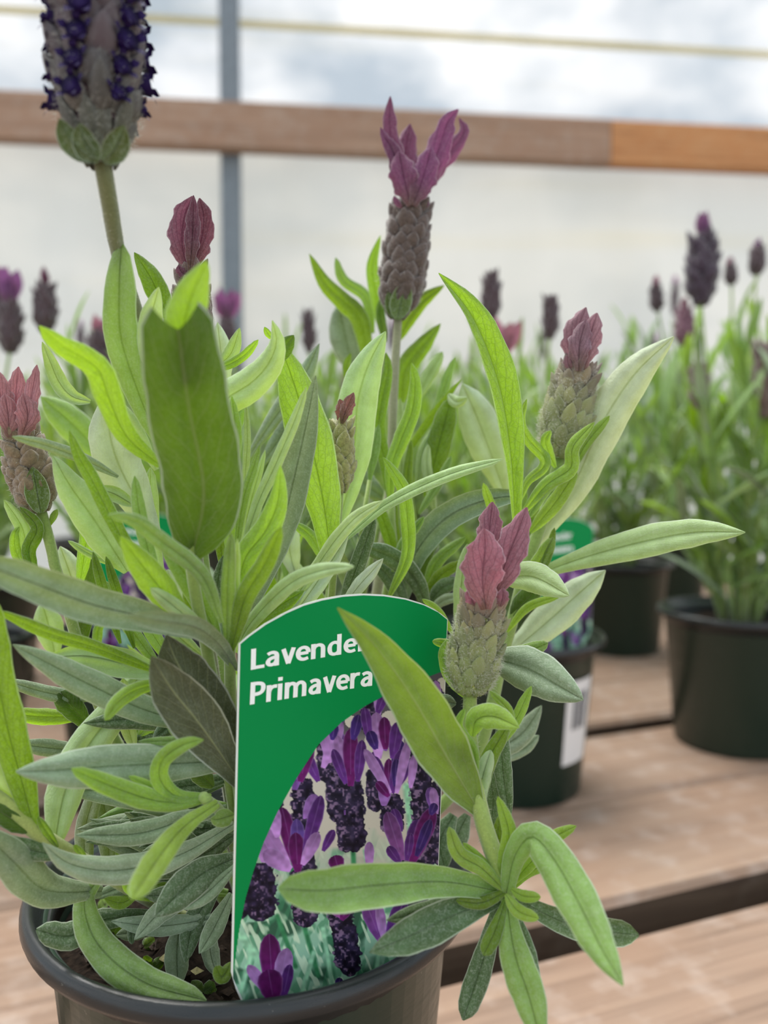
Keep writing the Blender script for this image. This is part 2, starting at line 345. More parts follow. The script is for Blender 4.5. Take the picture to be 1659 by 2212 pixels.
# chips and crumbs on the soil
def crumbs(n, mat, smin, smax, seed, zo=.0005):
    r_ = np.random.default_rng(seed); V, Fc = [], []
    for i in range(n):
        a = r_.uniform(0, 6.28); r = .054*math.sqrt(r_.uniform(0, 1)); c = np.array([r*math.cos(a), r*math.sin(a), PH-.0128+zo])
        s = r_.uniform(smin, smax); b = len(V)
        D = [(1, 0, 0), (-1, 0, 0), (0, 1, 0), (0, -1, 0), (0, 0, 1), (0, 0, -1)]
        for d in D: V.append(c+np.array(d)*s*r_.uniform(.5, 1.1))
        for (i0, i1) in ((0, 2), (2, 1), (1, 3), (3, 0)): Fc += [(b+i0, b+i1, b+4), (b+i1, b+i0, b+5)]
    return mesh('crumbs', V, Fc, mat, False)
link('soil_crumbs', crumbs(260, M_BARK, .0008, .0026, 5), pot, kind='stuff')
link('soil_chips', crumbs(38, M_PERL, .0008, .0018, 9, .001), pot, kind='stuff')

# ================================================================== blades
PROF = {'l': ([0, .15, .35, .55, .75, .88, .96, 1], [.30, .52, .86, 1, .86, .55, .24, .03]),
        'b': ([0, .1, .3, .5, .7, .86, .96, 1], [.22, .62, .97, 1, .82, .5, .22, .03]),
        'n': ([0, .12, .25, .5, .8, .94, 1], [.26, .58, .82, 1, .85, .5, .06]),
        't': ([0, .06, .15, .3, .55, .8, .93, 1], [.18, .5, .78, .95, 1, .96, .85, .55]),
        'q': ([0, .12, .28, .45, .62, .8, .92, 1], [.2, .68, .98, 1, .84, .52, .26, .03]),
        'r': ([0, .2, .45, .7, .88, .97, 1], [.35, .55, .85, 1, .85, .5, .08]),
        'p': ([0, .15, .35, .55, .75, .9, 1], [.25, .52, .92, 1, .82, .45, .06])}
def prof(t, kind): a, b = PROF[kind]; return np.interp(t, a, b)
def catmull(pts, n):
    pts = np.asarray(pts, float)
    if len(pts) == 2: tt = np.linspace(0, 1, n)[:, None]; return pts[0]*(1-tt)+pts[1]*tt
    Q = np.vstack([2*pts[0]-pts[1], pts, 2*pts[-1]-pts[-2]])
    L = np.concatenate([[0], np.cumsum(np.linalg.norm(np.diff(pts[:, :2] if pts.shape[1] > 2 and pts[:, :2].max() > 5 else pts, axis=0), axis=1))]); L /= L[-1]
    o = []
    for s in np.linspace(0, 1, n):
        i = min(np.searchsorted(L, s, side='right')-1, len(pts)-2); t = (s-L[i])/(L[i+1]-L[i])
        p0, p1, p2, p3 = Q[i:i+4]
        o.append(.5*((2*p1)+(-p0+p2)*t+(2*p0-5*p1+4*p2-p3)*t*t+(-p0+3*p1-3*p2+p3)*t**3))
    return np.array(o)
def ribbon(Cn, S, Nn, hw, fold=.2, curl=.12, wave=0, wf=9, ph=0, na=8, notch=0, rag=0):
    """two puffed half-blades either side of a sunken midrib, margins rolled back"""
    n = len(Cn); V, UV, Fc = [], [], []
    T = np.gradient(Cn, axis=0); T /= np.linalg.norm(T, axis=1)[:, None]+1e-12
    ts = np.linspace(0, 1, n); A = np.linspace(-1, 1, na+1); sg = 1 if fold >= 0 else -1
    for i in range(n):
        for a in A:
            aa = abs(a); z = fold*aa+sg*.30*(math.sin(math.pi*(.12+.88*aa))-.37)*(1 if na > 2 else 0)-sg*curl*aa**4*1.6+wave*math.sin(ts[i]*wf+ph+(1.3 if a > 0 else 0))*aa*aa
            h = hw[i]*(1+(rag*math.sin(ts[i]*23+ph*3+(2 if a > 0 else 0))+rag*.7*math.sin(ts[i]*41+ph)) if aa > .9 else 1)
            V.append(Cn[i]+S[i]*a*h*math.sqrt(max(.2, 1-.5*fold*fold))+Nn[i]*z*hw[i]+(T[i]*notch*aa*hw[i]*max(0, (ts[i]-.75)/.25)**1.5 if notch else 0)); UV.append(((a+1)/2, ts[i]))
    m = na+1
    for i in range(n-1):
        for k in range(na): Fc.append((i*m+k, i*m+k+1, (i+1)*m+k+1, (i+1)*m+k))
    return V, Fc, UV
def frames(Cn, hint, roll=0, twist=0):
    T = np.gradient(Cn, axis=0); T /= np.linalg.norm(T, axis=1)[:, None]+1e-12
    S = np.cross(T, hint); S /= np.linalg.norm(S, axis=1)[:, None]+1e-12
    Nn = np.cross(S, T)
    r = roll+twist*np.linspace(-.5, 1, len(Cn)); c, s = np.cos(r)[:, None], np.sin(r)[:, None]
    return S*c+Nn*s, Nn*c-S*s, T
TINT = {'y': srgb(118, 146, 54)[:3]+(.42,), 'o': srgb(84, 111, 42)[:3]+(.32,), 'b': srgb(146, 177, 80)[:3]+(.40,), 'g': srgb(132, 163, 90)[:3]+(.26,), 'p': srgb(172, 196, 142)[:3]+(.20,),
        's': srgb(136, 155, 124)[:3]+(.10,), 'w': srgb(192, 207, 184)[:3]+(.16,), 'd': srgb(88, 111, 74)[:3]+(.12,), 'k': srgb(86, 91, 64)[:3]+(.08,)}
def jitter(c, a=.1):
    f = 1+random.uniform(-a, a); return (c[0]*f*(1+random.uniform(-.05, .05)), c[1]*f, c[2]*f*(1+random.uniform(-.1, .1)), c[3])
def blade_px(root, pts, w, d0, d1, tint='g', pr='l', roll=0, fold=.22, curl=.15, wave=.09, twist=0, mat=None, name='leaf', bow=0, n=18, na=8, notch=0, rag=.018):
    """a blade whose midrib runs through the given pixels, base to tip, at distances d0..d1"""
    c2 = catmull(pts, n); L = np.concatenate([[0], np.cumsum(np.linalg.norm(np.diff(c2, axis=0), axis=1))]); L /= L[-1]
    D = d0+(d1-d0)*L-bow*np.sin(math.pi*L)
    Cn = np.array([P(x, y, d) for (x, y), d in zip(c2, D)])
    hint = np.array([(CAM-c)/np.linalg.norm(CAM-c) for c in Cn])
    S, Nn, T = frames(Cn, hint, roll, twist)
    hw = prof(L, pr)*w*(.55 if name == 'leaf' else .5)*D/F/max(.35, abs(math.cos(roll)))
    ro = np.array(root.location); Cl = Cn-ro
    V, Fc, UV = ribbon(Cl, S, Nn, hw, fold, curl, wave, random.uniform(6, 12), random.uniform(0, 6), na, notch, rag)
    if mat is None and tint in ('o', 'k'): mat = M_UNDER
    return link(name, mesh(name, V, Fc, mat or M_LEAF, True, UV), root, jitter(TINT[tint]) if isinstance(tint, str) else tint)
def blade_mesh(base, dir0, length, width, droop=.3, side=0, fold=.25, n=9, na=4, pr='l', hintv=None, wave=.06):
    """a free blade in space"""
    d = np.asarray(dir0, float); d /= np.linalg.norm(d); p = np.asarray(base, float); Cn = [p.copy()]
    lat = np.cross(d, (0, 0, 1)); lat /= np.linalg.norm(lat)+1e-9
    for i in range(n-1):
        p = p+d*length/(n-1); Cn.append(p.copy()); d = d+np.array([0, 0, -droop/(n-1)])+lat*side/(n-1); d /= np.linalg.norm(d)
    Cn = np.array(Cn); h = np.array([0, 0, 1.]) if hintv is None else np.asarray(hintv, float)
    S, Nn, T = frames(Cn, np.tile(h, (n, 1)), random.uniform(-.4, .4), random.uniform(-.3, .3))
    hw = prof(np.linspace(0, 1, n), pr)*width*.5
    return ribbon(Cn, S, Nn, hw, fold, .15, wave, 8, random.uniform(0, 6), na)
def tube(pts, radii, seg=8, n=None):
    pts = np.asarray(pts, float); n = n or max(6, len(pts)*4)
    Cn = catmull(pts, n); R = np.interp(np.linspace(0, 1, n), np.linspace(0, 1, len(radii)), radii)
    S, Nn, T = frames(Cn, np.tile(np.array([.13, -.95, .2]), (n, 1)))
    V, Fc = [], []
    for i in range(n):
        for k in range(seg):
            a = 2*math.pi*k/seg; V.append(Cn[i]+R[i]*(S[i]*math.cos(a)+Nn[i]*math.sin(a)))
    for i in range(n-1):
        for k in range(seg): Fc.append((i*seg+k, i*seg+(k+1) % seg, (i+1)*seg+(k+1) % seg, (i+1)*seg+k))
    Fc.append(tuple(range(seg-1, -1, -1))); Fc.append(tuple((n-1)*seg+k for k in range(seg)))
    return V, Fc, Cn, R, S, Nn
def hairs(points, normals, length, width, seed=0):
    r_ = np.random.default_rng(seed); V, Fc = [], []
    for p, nn in zip(points, normals):
        d = nn+r_.normal(0, .45, 3); d /= np.linalg.norm(d); l = length*r_.uniform(.4, 1.2)
        s = np.cross(d, r_.normal(0, 1, 3)); s /= np.linalg.norm(s)+1e-9; b = len(V)
        V += [p-s*width, p+s*width, p+d*l+r_.normal(0, .15, 3)*l]; Fc.append((b, b+1, b+2))
    return mesh('fuzz', V, Fc, M_FUZZ, False)

# ================================================================== the tag
TD_L, TD_R = .184, .2125
TLp, BLp, TRp = P(515, 1390, TD_L), P(498, 2150, TD_L+.001), P(972, 1337, TD_R)
ex = TRp-TLp; ex /= np.linalg.norm(ex); nrm = np.cross(ex, BLp-TLp); nrm /= np.linalg.norm(nrm)
if nrm @ (CAM-TLp) < 0: nrm = -nrm
ORG = BLp.copy(); ev = TLp-BLp; ev /= np.linalg.norm(ev); eu = np.cross(ev, nrm)
if eu @ ex < 0: eu = -eu
def tag_uv(px, py):
    r = ray(px, py); t = ((ORG-CAM) @ nrm)/(r @ nrm); q = CAM+r*t-ORG; return np.array([q @ eu, q @ ev])
def tag_px(a, b):
    q = ORG+a[..., None]*eu+b[..., None]*ev-CAM; d = q @ FWD; return W/2+F*(q @ RT)/d, H/2-F*(q @ UP)/d
arc = np.array([tag_uv(*p) for p in ((515, 1390), (540, 1370), (575, 1346), (620, 1322), (660, 1305), (700, 1294), (745, 1286), (790, 1283), (835, 1285), (880, 1292), (920, 1304), (950, 1319), (972, 1337))])
AW = arc[-1, 0]
def btop(a): return np.interp(a, arc[:, 0], arc[:, 1])
BB = -.024                                                          # end in the soil
def aleft(b): return np.interp(b, [BB, -.004, .004, .1], [AW*.30, AW*.06, 0, 0])
def aright(b): return np.interp(b, [BB, -.004, .012, .1], [AW*.55, AW*.80, AW*.97, AW*.99])
# paint of the print, evaluated at pixel positions of the photograph
def noise2(x, y, s, seed):
    r_ = np.random.default_rng(seed); g = r_.random((64, 64)); x = x/s; y = y/s
    xi = np.floor(x).astype(int); yi = np.floor(y).astype(int); fx = x-xi; fy = y-yi; fx = fx*fx*(3-2*fx); fy = fy*fy*(3-2*fy)
    G = lambda i, j: g[i % 64, j % 64]
    return (G(xi, yi)*(1-fx)+G(xi+1, yi)*fx)*(1-fy)+(G(xi, yi+1)*(1-fx)+G(xi+1, yi+1)*fx)*fy
def paint(X, Y):
    col = np.zeros(X.shape+(3,)); col[:] = (0, 138, 70)
    n1 = noise2(X, Y, 26, 1); n2 = noise2(X, Y, 9, 2); n3 = noise2(X, Y, 4, 3)
    bx = np.array([497, 505, 516, 530, 548, 570, 600, 640, 690, 740, 790, 840, 890, 935, 980]); by = np.array([2125, 2090, 2010, 1940, 1880, 1820, 1755, 1685, 1610, 1562, 1527, 1500, 1478, 1458, 1440])
    yb = np.interp(X, bx, by); ph = Y > yb
    pc = np.zeros_like(col)
    # ground of the picture: blurred cream with pale foliage below
    fol = np.clip((Y-1760-120*n1)/120, 0, 1)[..., None]
    pc[:] = np.array((204, 196, 182))*(1-fol)+np.array((150, 196, 168))*fol
    dk = (np.clip((noise2(X, Y, 34, 5)-.55)*7, 0, 1)[..., None]*fol)*.75; pc = pc*(1-dk)+np.array((24, 62, 42))*dk
    dk2 = (np.clip((noise2(X+Y*.3, Y*.35, 9, 6)-.5)*6, 0, 1)[..., None]*fol)*.6; pc = pc*(1-dk2)+np.array((70, 136, 98))*dk2
    lt = (np.clip((noise2(X-Y*.4, Y*.3, 7, 7)-.58)*7, 0, 1)[..., None]*fol)*.8; pc = pc*(1-lt)+np.array((214, 236, 206))*lt
    up = np.clip((1640-Y)/60, 0, 1)[..., None]*((noise2(X, Y, 40, 8) > .42)[..., None]); pc = pc*(1-.8*up)+np.array((60, 56, 66))*.8*up
    def line(x0, y0, x1, y1, w, c):
        nonlocal pc
        dx, dy = x1-x0, y1-y0; L2 = dx*dx+dy*dy; t = np.clip(((X-x0)*dx+(Y-y0)*dy)/L2, 0, 1); d = np.hypot(X-x0-t*dx, Y-y0-t*dy)
        m = np.clip(1.5-d/w, 0, 1)[..., None]; pc = pc*(1-m)+np.array(c)*(.85+.3*n2[..., None])*m
    def spike(x0, y0, x1, y1, w, c=(44, 36, 62)):
        nonlocal pc
        dx, dy = x1-x0, y1-y0; L2 = dx*dx+dy*dy; t = ((X-x0)*dx+(Y-y0)*dy)/L2; s = ((X-x0)*dy-(Y-y0)*dx)/math.sqrt(L2)
        hw = w*.5*np.interp(t, [-.05, 0, .2, .8, .95, 1.05], [.5, .8, .95, 1, .8, .2])*(1+.16*(n2-.5)*2+.12*(n3-.5)*2)
        m = (np.clip((hw-np.abs(s))/2.2+.5, 0, 1)*((t > -.05) & (t < 1.05)))[..., None]
        sh = np.array(c)*(.45+.8*n2[..., None])
        hl = (np.clip((n3*.6+n2*.4-.55)*6, 0, 1)*np.clip(.9-s/np.maximum(hw, 1e-6), .1, 1)*.7)[..., None]; sh = sh*(1-hl)+np.array((164, 132, 166))*hl
        pc = pc*(1-m)+sh*m
    def petal(x0, y0, x1, y1, w, c):
        nonlocal pc
        dx, dy = x1-x0, y1-y0; L = math.hypot(dx, dy); t = ((X-x0)*dx+(Y-y0)*dy)/L/L; s = ((X-x0)*dy-(Y-y0)*dx)/L
        hw = w*.5*np.interp(t, [-.02, 0, .3, .65, .85, .95, 1.0, 1.02], [0, .35, .8, 1, .82, .5, .1, 0])
        ins = np.clip((hw-np.abs(s))/1.6+.5, 0, 1)*((t > 0) & (t < 1)); e = np.abs(s)/np.maximum(hw, 1e-6)
        cc = np.array(c)*(.78+.4*(1-t)[..., None])*(.86+.28*n2[..., None])
        ed = (np.clip((e-.7)/.3, 0, 1)**2*.5)[..., None]; cc = cc*(1-ed)+np.array((176, 150, 206))*ed; md = (np.clip(1.6-np.abs(s)/1.2, 0, 1)*(t > .2)*.22)[..., None]; cc = cc*(1-md)+np.array((170, 140, 200))*md
        pc = pc*(1-ins[..., None])+cc*ins[..., None]
    pu, mg, li, dv = (88, 44, 116), (96, 26, 92), (172, 124, 188), (58, 36, 100)
    for a in ((655, 1990, 690, 2110, 5), (600, 1980, 640, 2090, 5), (700, 2010, 720, 2130, 5), (520, 2020, 570, 2090, 8), (765, 1835, 768, 1900, 5), (790, 1840, 800, 1890, 4), (640, 1830, 630, 1900, 5), (880, 1700, 890, 1800, 8), (905, 1960, 925, 2050, 5), (800, 1960, 860, 2100, 6), (830, 1960, 815, 2110, 5), (575, 2060, 600, 2160, 5), (545, 2050, 520, 2140, 6), (680, 2060, 650, 2160, 5)):
        line(*a, (150, 205, 168) if random.random() < .6 else (60, 130, 86))
    for a in ((800, 1500, 806, 1590, 46), (905, 1560, 915, 1790, 50), (930, 1475, 940, 1560, 44), (655, 1690, 660, 1835, 56), (845, 1720, 852, 1800, 52), (760, 1690, 768, 1836, 56), (560, 1870, 562, 1985, 74), (650, 1885, 664, 2000, 60), (735, 1960, 760, 2105, 58), (890, 1850, 900, 1960, 60), (600, 2140, 596, 2175, 50), (530, 1900, 520, 1980, 40)): spike(*a)
    for q in range(34):
        x0, y0 = random.uniform(560, 950), random.uniform(1540, 1880)
        petal(x0, y0, x0+random.uniform(-26, 26), y0-random.uniform(40, 80), random.uniform(18, 34), random.choice((li, pu, (140, 96, 164), (110, 70, 140), dv)))
        if q % 3 == 0: spike(x0, y0, x0+6, y0+random.uniform(60, 110), random.uniform(30, 46), (52, 44, 70))
    # bracts of the pictured flowers
    for a in ((700, 1660, 740, 1560, 30, li), (690, 1690, 660, 1625, 26, pu), (650, 1690, 672, 1600, 34, mg), (640, 1690, 622, 1650, 20, pu), (715, 1650, 700, 1580, 24, li),
              (755, 1690, 730, 1590, 30, li), (760, 1700, 760, 1575, 36, mg), (750, 1695, 722, 1620, 24, pu), (775, 1690, 785, 1600, 26, pu), (765, 1600, 778, 1545, 26, dv), (720, 1600, 726, 1565, 22, dv),
              (820, 1640, 815, 1540, 36, li), (835, 1620, 832, 1550, 28, mg), (850, 1640, 862, 1560, 30, pu), (800, 1600, 790, 1530, 24, pu), (880, 1600, 868, 1520, 26, pu), (815, 1620, 800, 1580, 26, dv),
              (835, 1715, 812, 1635, 24, pu), (840, 1715, 842, 1640, 22, mg), (848, 1715, 870, 1620, 30, pu), (845, 1715, 790, 1620, 24, li), (842, 1722, 816, 1690, 22, mg), (855, 1700, 858, 1640, 20, dv), (858, 1715, 884, 1600, 22, li),
              (625, 1870, 570, 1790, 34, li), (640, 1870, 610, 1745, 36, mg), (630, 1880, 570, 1840, 40, li), (650, 1875, 642, 1770, 34, (98, 70, 150)), (645, 1885, 640, 1800, 38, mg), (660, 1850, 696, 1720, 34, pu), (655, 1870, 690, 1800, 30, li), (600, 1810, 590, 1740, 30, li),
              (870, 1860, 838, 1755, 36, (120, 70, 130)), (885, 1860, 905, 1770, 36, pu), (890, 1865, 935, 1745, 40, mg), (880, 1860, 888, 1800, 20, pu), (900, 1850, 930, 1770, 24, dv), (865, 1865, 840, 1830, 24, pu), (930, 1760, 940, 1735, 20, dv),
              (735, 1885, 725, 1850, 36, mg), (800, 1880, 800, 1820, 22, li),
              (745, 1985, 700, 1945, 26, (150, 70, 150)), (740, 1990, 760, 1950, 26, mg),
              (825, 2035, 792, 1950, 36, (120, 66, 140)), (832, 2035, 820, 1955, 22, li), (840, 2030, 875, 1945, 36, pu),
              (590, 2150, 582, 2018, 50, mg), (600, 2150, 622, 2050, 40, li), (612, 2160, 628, 2085, 26, pu), (585, 2150, 535, 2085, 28, li), (592, 2165, 580, 2095, 58, mg), (730, 2140, 738, 2115, 18, dv), (945, 1530, 940, 1470, 22, li), (925, 1520, 912, 1490, 20, pu)):
        petal(*a)
    phs = np.clip((Y-yb)/1.6+.5, 0, 1)[..., None]; col = col*(1-phs)+pc*phs
    return np.clip(col, 0, 255)
tag = thing('plant_tag', 'green plant tag with white lettering above a picture of purple flowers, front pot', 'plant tag', ORG)
NU, NV = 330, 600
su = np.linspace(0, 1, NU); svv = np.linspace(0, 1, NV)
IN = .00042
A = np.zeros((NV, NU)); B = np.zeros((NV, NU))
lo_b = -.006
a0 = IN+(AW-2*IN)*su; top = btop(a0)-IN
for j, s in enumerate(svv):
    b = top+(lo_b-top)*s; l = aleft(b)+IN; r = aright(b)-IN*.5; A[j] = l+(r-l)*su; B[j] = b
X, Y = tag_px(A, B); colr = paint(X, Y)
lin = np.where(colr/255 <= .04045, colr/255/12.92, ((colr/255+.055)/1.055)**2.4)
def bend(a): return -.0009*np.sin(np.pi*np.clip(a/AW, 0, 1))           # the card bows a little
Pn = A[..., None]*eu+B[..., None]*ev+(bend(A)+.00026)[..., None]*nrm
idx = np.arange(NU*NV).reshape(NV, NU)
fc = np.stack([idx[:-1, :-1], idx[1:, :-1], idx[1:, 1:], idx[:-1, 1:]], -1).reshape(-1, 4)
if np.cross(Pn[1, 0]-Pn[0, 0], Pn[0, 1]-Pn[0, 0]) @ nrm < 0: fc = fc[:, ::-1]
M_PRINT, t_, o_ = new_mat('tag_print'); ca = N(t_, 'ShaderNodeVertexColor'); ca.layer_name = 'print'; b_ = N(t_, 'ShaderNodeBsdfPrincipled', Roughness=.45); b_.inputs['Specular IOR Level'].default_value = .12
t_.links.new(ca.outputs[0], b_.inputs['Base Color']); t_.links.new(b_.outputs[0], o_.inputs[0])
me = mesh('tag_print', Pn.reshape(-1, 3), fc, M_PRINT, True)
at = me.color_attributes.new('print', 'FLOAT_COLOR', 'POINT'); at.data.foreach_set('color', np.concatenate([lin.reshape(-1, 3), np.ones((NU*NV, 1))], 1).astype(np.float32).ravel())
link('print', me, tag)
# card body
rows = [BB, -.012, -.004, .004, .012, .025, .04, .06]; out_l = [(aleft(b), b) for b in rows]; out_r = [(aright(b), b) for b in rows]
na_ = 28; av = np.linspace(0, 1, na_)
V = []; Fc = []
nrow = 26
for f_ in (0, 1):
    for j in range(nrow):
        s = j/(nrow-1)
        for a_ in av:
            aa = AW*a_; tp = btop(aa); b = BB+(tp-BB)*s; l, r = aleft(b), aright(b); q = l+(r-l)*a_
            V.append(q*eu+b*ev+(bend(q)+(-.0002 if f_ else .0002))*nrm)
nn_ = nrow*na_
for j in range(nrow-1):
    for k in range(na_-1):
        q = j*na_+k; Fc.append((q, q+1, q+na_+1, q+na_)); Fc.append((nn_+q, nn_+q+na_, nn_+q+na_+1, nn_+q+1))
for k in range(na_-1):
    Fc.append((k, nn_+k, nn_+k+1, k+1)); q = (nrow-1)*na_+k; Fc.append((q, q+1, nn_+q+1, nn_+q))
for j in range(nrow-1):
    q = j*na_; Fc.append((q, q+na_, nn_+q+na_, nn_+q)); q += na_-1; Fc.append((q, nn_+q, nn_+q+na_, q+na_))
link('card', mesh('tag_card', V, Fc, M_CARD, False), tag)
# lettering, drawn stroke by stroke (cap height 1)
GL = {'L': (.58, [[(.1, 1), (.1, 0)], [(.1, .085), (.55, .085)]]),
      'a': (.66, [[(.1, .60), (.2, .655), (.32, .665), (.43, .61), (.47, .5), (.47, .3), (.47, 0)], [(.47, .43), (.3, .41), (.16, .34), (.11, .21), (.17, .10), (.29, .08), (.40, .14), (.47, .27)]]),
      'v': (.59, [[(.08, .75), (.295, 0)], [(.51, .75), (.295, 0)]]),
      'e': (.66, [[(.13, .385), (.55, .385)], [(.545, .385), (.53, .53), (.45, .635), (.33, .67), (.2, .625), (.125, .5), (.11, .36), (.15, .2), (.25, .105), (.38, .08), (.54, .125)]]),
      'n': (.70, [[(.1, 0), (.1, .75)], [(.1, .46), (.16, .59), (.28, .665), (.41, .655), (.5, .57), (.52, .43), (.52, 0)]]),
      'd': (.71, [[(.53, 1.06), (.53, 0)], [(.53, .53), (.45, .635), (.33, .67), (.2, .625), (.125, .5), (.11, .37), (.13, .22), (.2, .115), (.32, .075), (.44, .11), (.53, .22)]]),
      'r': (.48, [[(.1, 0), (.1, .75)], [(.1, .40), (.15, .55), (.24, .64), (.34, .67), (.45, .66)]]),
      'P': (.68, [[(.1, 0), (.1, 1)], [(.1, .915), (.3, .915), (.45, .88), (.53, .79), (.53, .61), (.45, .49), (.3, .44), (.1, .44)]]),
      'i': (.30, [[(.1, 0), (.1, .75)], [(.1, .88), (.1, 1.05)]]),
      'm': (1.04, [[(.1, 0), (.1, .75)], [(.1, .46), (.16, .59), (.27, .665), (.38, .655), (.46, .57), (.48, .43), (.48, 0)], [(.48, .46), (.54, .59), (.65, .665), (.76, .655), (.84, .57), (.86, .43), (.86, 0)]])}
def lettering(txt, o_px, x_px, y_px, sw=.098):
    V, Fc, x = [], [], 0.0
    for ch in txt:
        adv, strokes = GL[ch]
        for st_ in strokes:
            q = np.array(st_, float)
            if len(q) > 4: q = catmull(q, 26)
            T = np.gradient(q, axis=0); T /= np.linalg.norm(T, axis=1)[:, None]; nn = np.stack([-T[:, 1], T[:, 0]], 1); b = len(V)
            for p_, n_ in zip(q, nn):
                w_ = sw*(1-.2*abs(n_[1])); V += [p_+n_*w_+(x, 0), p_-n_*w_+(x, 0)]
            for k in range(len(q)-1): Fc.append((b+2*k, b+2*k+1, b+2*k+3, b+2*k+2))
        x += adv
    co = np.array(V); x0, x1 = co[:, 0].min(), co[:, 0].max()
    o, xx, yy = tag_uv(*o_px), tag_uv(*x_px), tag_uv(*y_px); out_v = []
    for c_ in co:
        ab = o+(xx-o)*(c_[0]-x0)/(x1-x0)+(yy-o)*c_[1]
        out_v.append(ab[0]*eu+ab[1]*ev+(bend(ab[0])+.00034)*nrm)
    return link('lettering', mesh('lettering', out_v, Fc, M_WHITE, False), tag)
lettering('Lavender', (541, 1447), (797, 1405), (542, 1402))
lettering('Primavera', (539, 1522), (806, 1482), (541, 1474))

# ================================================================== the lavender plant in front
SOILZ = PH-.013
plant = thing('lavender_plant', 'bushy lavender plant with seven purple flower spikes growing behind the green lettered tag', 'lavender', POT0+np.array([0, 0, SOILZ]))
PR = np.array(plant.location)
STEMC = srgb(140, 164, 84)
def stem_px(pts, r0, r1, col=STEMC, fuzz=0, root=plant, nseg=8):
    W3 = np.array([P(x, y, d) for x, y, d in pts])-np.array(root.location)
    V, Fc, Cn, R, S, Nn = tube(W3, [r1, (r0+r1)/2, r0][::-1], nseg, len(pts)*6)
    o = link('stem', mesh('stem', V, Fc, M_STEM), root, jitter(col, .05))
    if fuzz:
        pp, nn = [], []
        for _ in range(fuzz):
            i = random.randrange(len(Cn)-1); a = random.uniform(0, 6.28); n_ = S[i]*math.cos(a)+Nn[i]*math.sin(a); q = Cn[i]+(Cn[i+1]-Cn[i])*random.random()
            pp.append(q+n_*R[i]); nn.append(n_)
        link('fuzz', hairs(pp, nn, .0009, .00004, 3), o, kind='stuff')
    return o
stem_px([(220, 340, .165), (238, 450, .172), (264, 580, .19), (320, 760, .202), (390, 1000, .21), (450, 1400, .215), (535, 1965, .2365)], .0018, .0021, srgb(112, 120, 84), 1400)
stem_px([(418, 740, .21), (425, 900, .212), (440, 1200, .22), (500, 1600, .228), (540, 1965, .2365)], .0011, .0018)
stem_px([(398, 900, .172), (412, 1210, .178), (450, 1420, .192), (490, 1650, .212), (540, 1965, .2365)], .0012, .0018)
stem_px([(497, 1210, .184), (496, 1400, .19), (505, 1600, .205), (545, 1965, .236)], .0012, .0018)
stem_px([(860, 680, .27), (850, 850, .268), (838, 1100, .262), (770, 1500, .25), (600, 1965, .24)], .0014, .002, srgb(148, 146, 108), 150)
stem_px([(1208, 990, .236), (1180, 1100, .237), (1135, 1230, .238), (1090, 1400, .24), (990, 1700, .242), (650, 1960, .24)], .0018, .002)
stem_px([(735, 1055, .221), (728, 1150, .222), (690, 1500, .232), (590, 1965, .238)], .0009, .0016)
stem_px([(1016, 1480, .2), (1016, 1600, .196), (1040, 1760, .19), (1096, 1925, .19)], .0017, .0023, srgb(150, 170, 84), 260)
stem_px([(1096, 1930, .19), (1050, 1915, .215), (960, 1905, .226), (800, 1930, .235), (620, 1965, .24)], .0022, .0022)
stem_px([(86, 1095, .21), (110, 1180, .211), (132, 1265, .212), (250, 1600, .222), (500, 1965, .236)], .0014, .0018, STEMC, 160)
stem_px([(-60, 1690, .18), (20, 1745, .182), (100, 1812, .186), (250, 1900, .2), (340, 1952, .215), (420, 1990, .228), (520, 2000, .24)], .0020, .0018, srgb(160, 176, 92), 60)
stem_px([(440, 1722, .184), (490, 1780, .205), (545, 1965, .236)], .0013, .0018)
stem_px([(920, 1312, .255), (860, 1500, .25), (640, 1965, .24)], .0012, .0018)
stem_px([(845, 1085, .25), (830, 1300, .25), (620, 1965, .24)], .0012, .0018)

L = lambda pts, w, d0, d1, tint='g', pr='l', **k: blade_px(plant, pts, w, d0, d1, tint, pr, **k)
# -- upper left shoot
L([(415, 1205), (440, 1060), (408, 880), (385, 712)], 168, .178, .15, 'o', 't', fold=.30, curl=.1, wave=.12, n=30, na=10, notch=1.15)
L([(390, 800), (394, 720), (412, 645), (447, 562)], 80, .158, .149, 'b', 'b', fold=.2)
L([(345, 960), (300, 850), (262, 730), (258, 620), (263, 523)], 70, .195, .182, 'g', 'n', fold=.15, roll=.25)
L([(365, 690), (328, 605), (290, 545)], 46, .2, .198, 'y', 'b')
L([(366, 700), (338, 630), (319, 570)], 24, .206, .204, 's')
L([(322, 800), (325, 700), (343, 620)], 50, .19, .186, 'p', 'b')
L([(346, 850), (312, 740), (296, 660)], 26, .2, .2, 'y')
L([(366, 760), (370, 690), (374, 645)], 20, .206, .206, 'p')
L([(346, 1005), (276, 945), (238, 865), (214, 800), (172, 768), (128, 742), (85, 704)], 56, .186, .158, 'b', 'n', roll=.5, fold=.35)
L([(195, 868), (155, 856), (128, 826), (108, 780), (91, 738)], 34, .2, .195, 'p', 'b', fold=-.3)
L([(335, 1160), (300, 1090), (255, 1000), (236, 920), (246, 843)], 92, .208, .202, 'w', 'l', wave=.12, fold=.1)
L([(338, 1015), (292, 930), (247, 858)], 34, .198, .195, 'p', 'l')
L([(240, 1010), (165, 925), (88, 856)], 66, .27, .262, 'g')
L([(255, 1030), (180, 992), (100, 962), (26, 943)], 25, .2, .182, 's', 'n', roll=.4)
L([(330, 1270), (262, 1160), (202, 1042), (166, 978), (150, 930)], 32, .19, .18, 'y', 'n', roll=.5)
L([(275, 1235), (205, 1125), (152, 1050), (115, 985)], 74, .2, .188, 'p', 'b', fold=.15)
L([(290, 1092), (245, 1066), (210, 1058)], 32, .202, .195, 'p', 'n', fold=-.4)
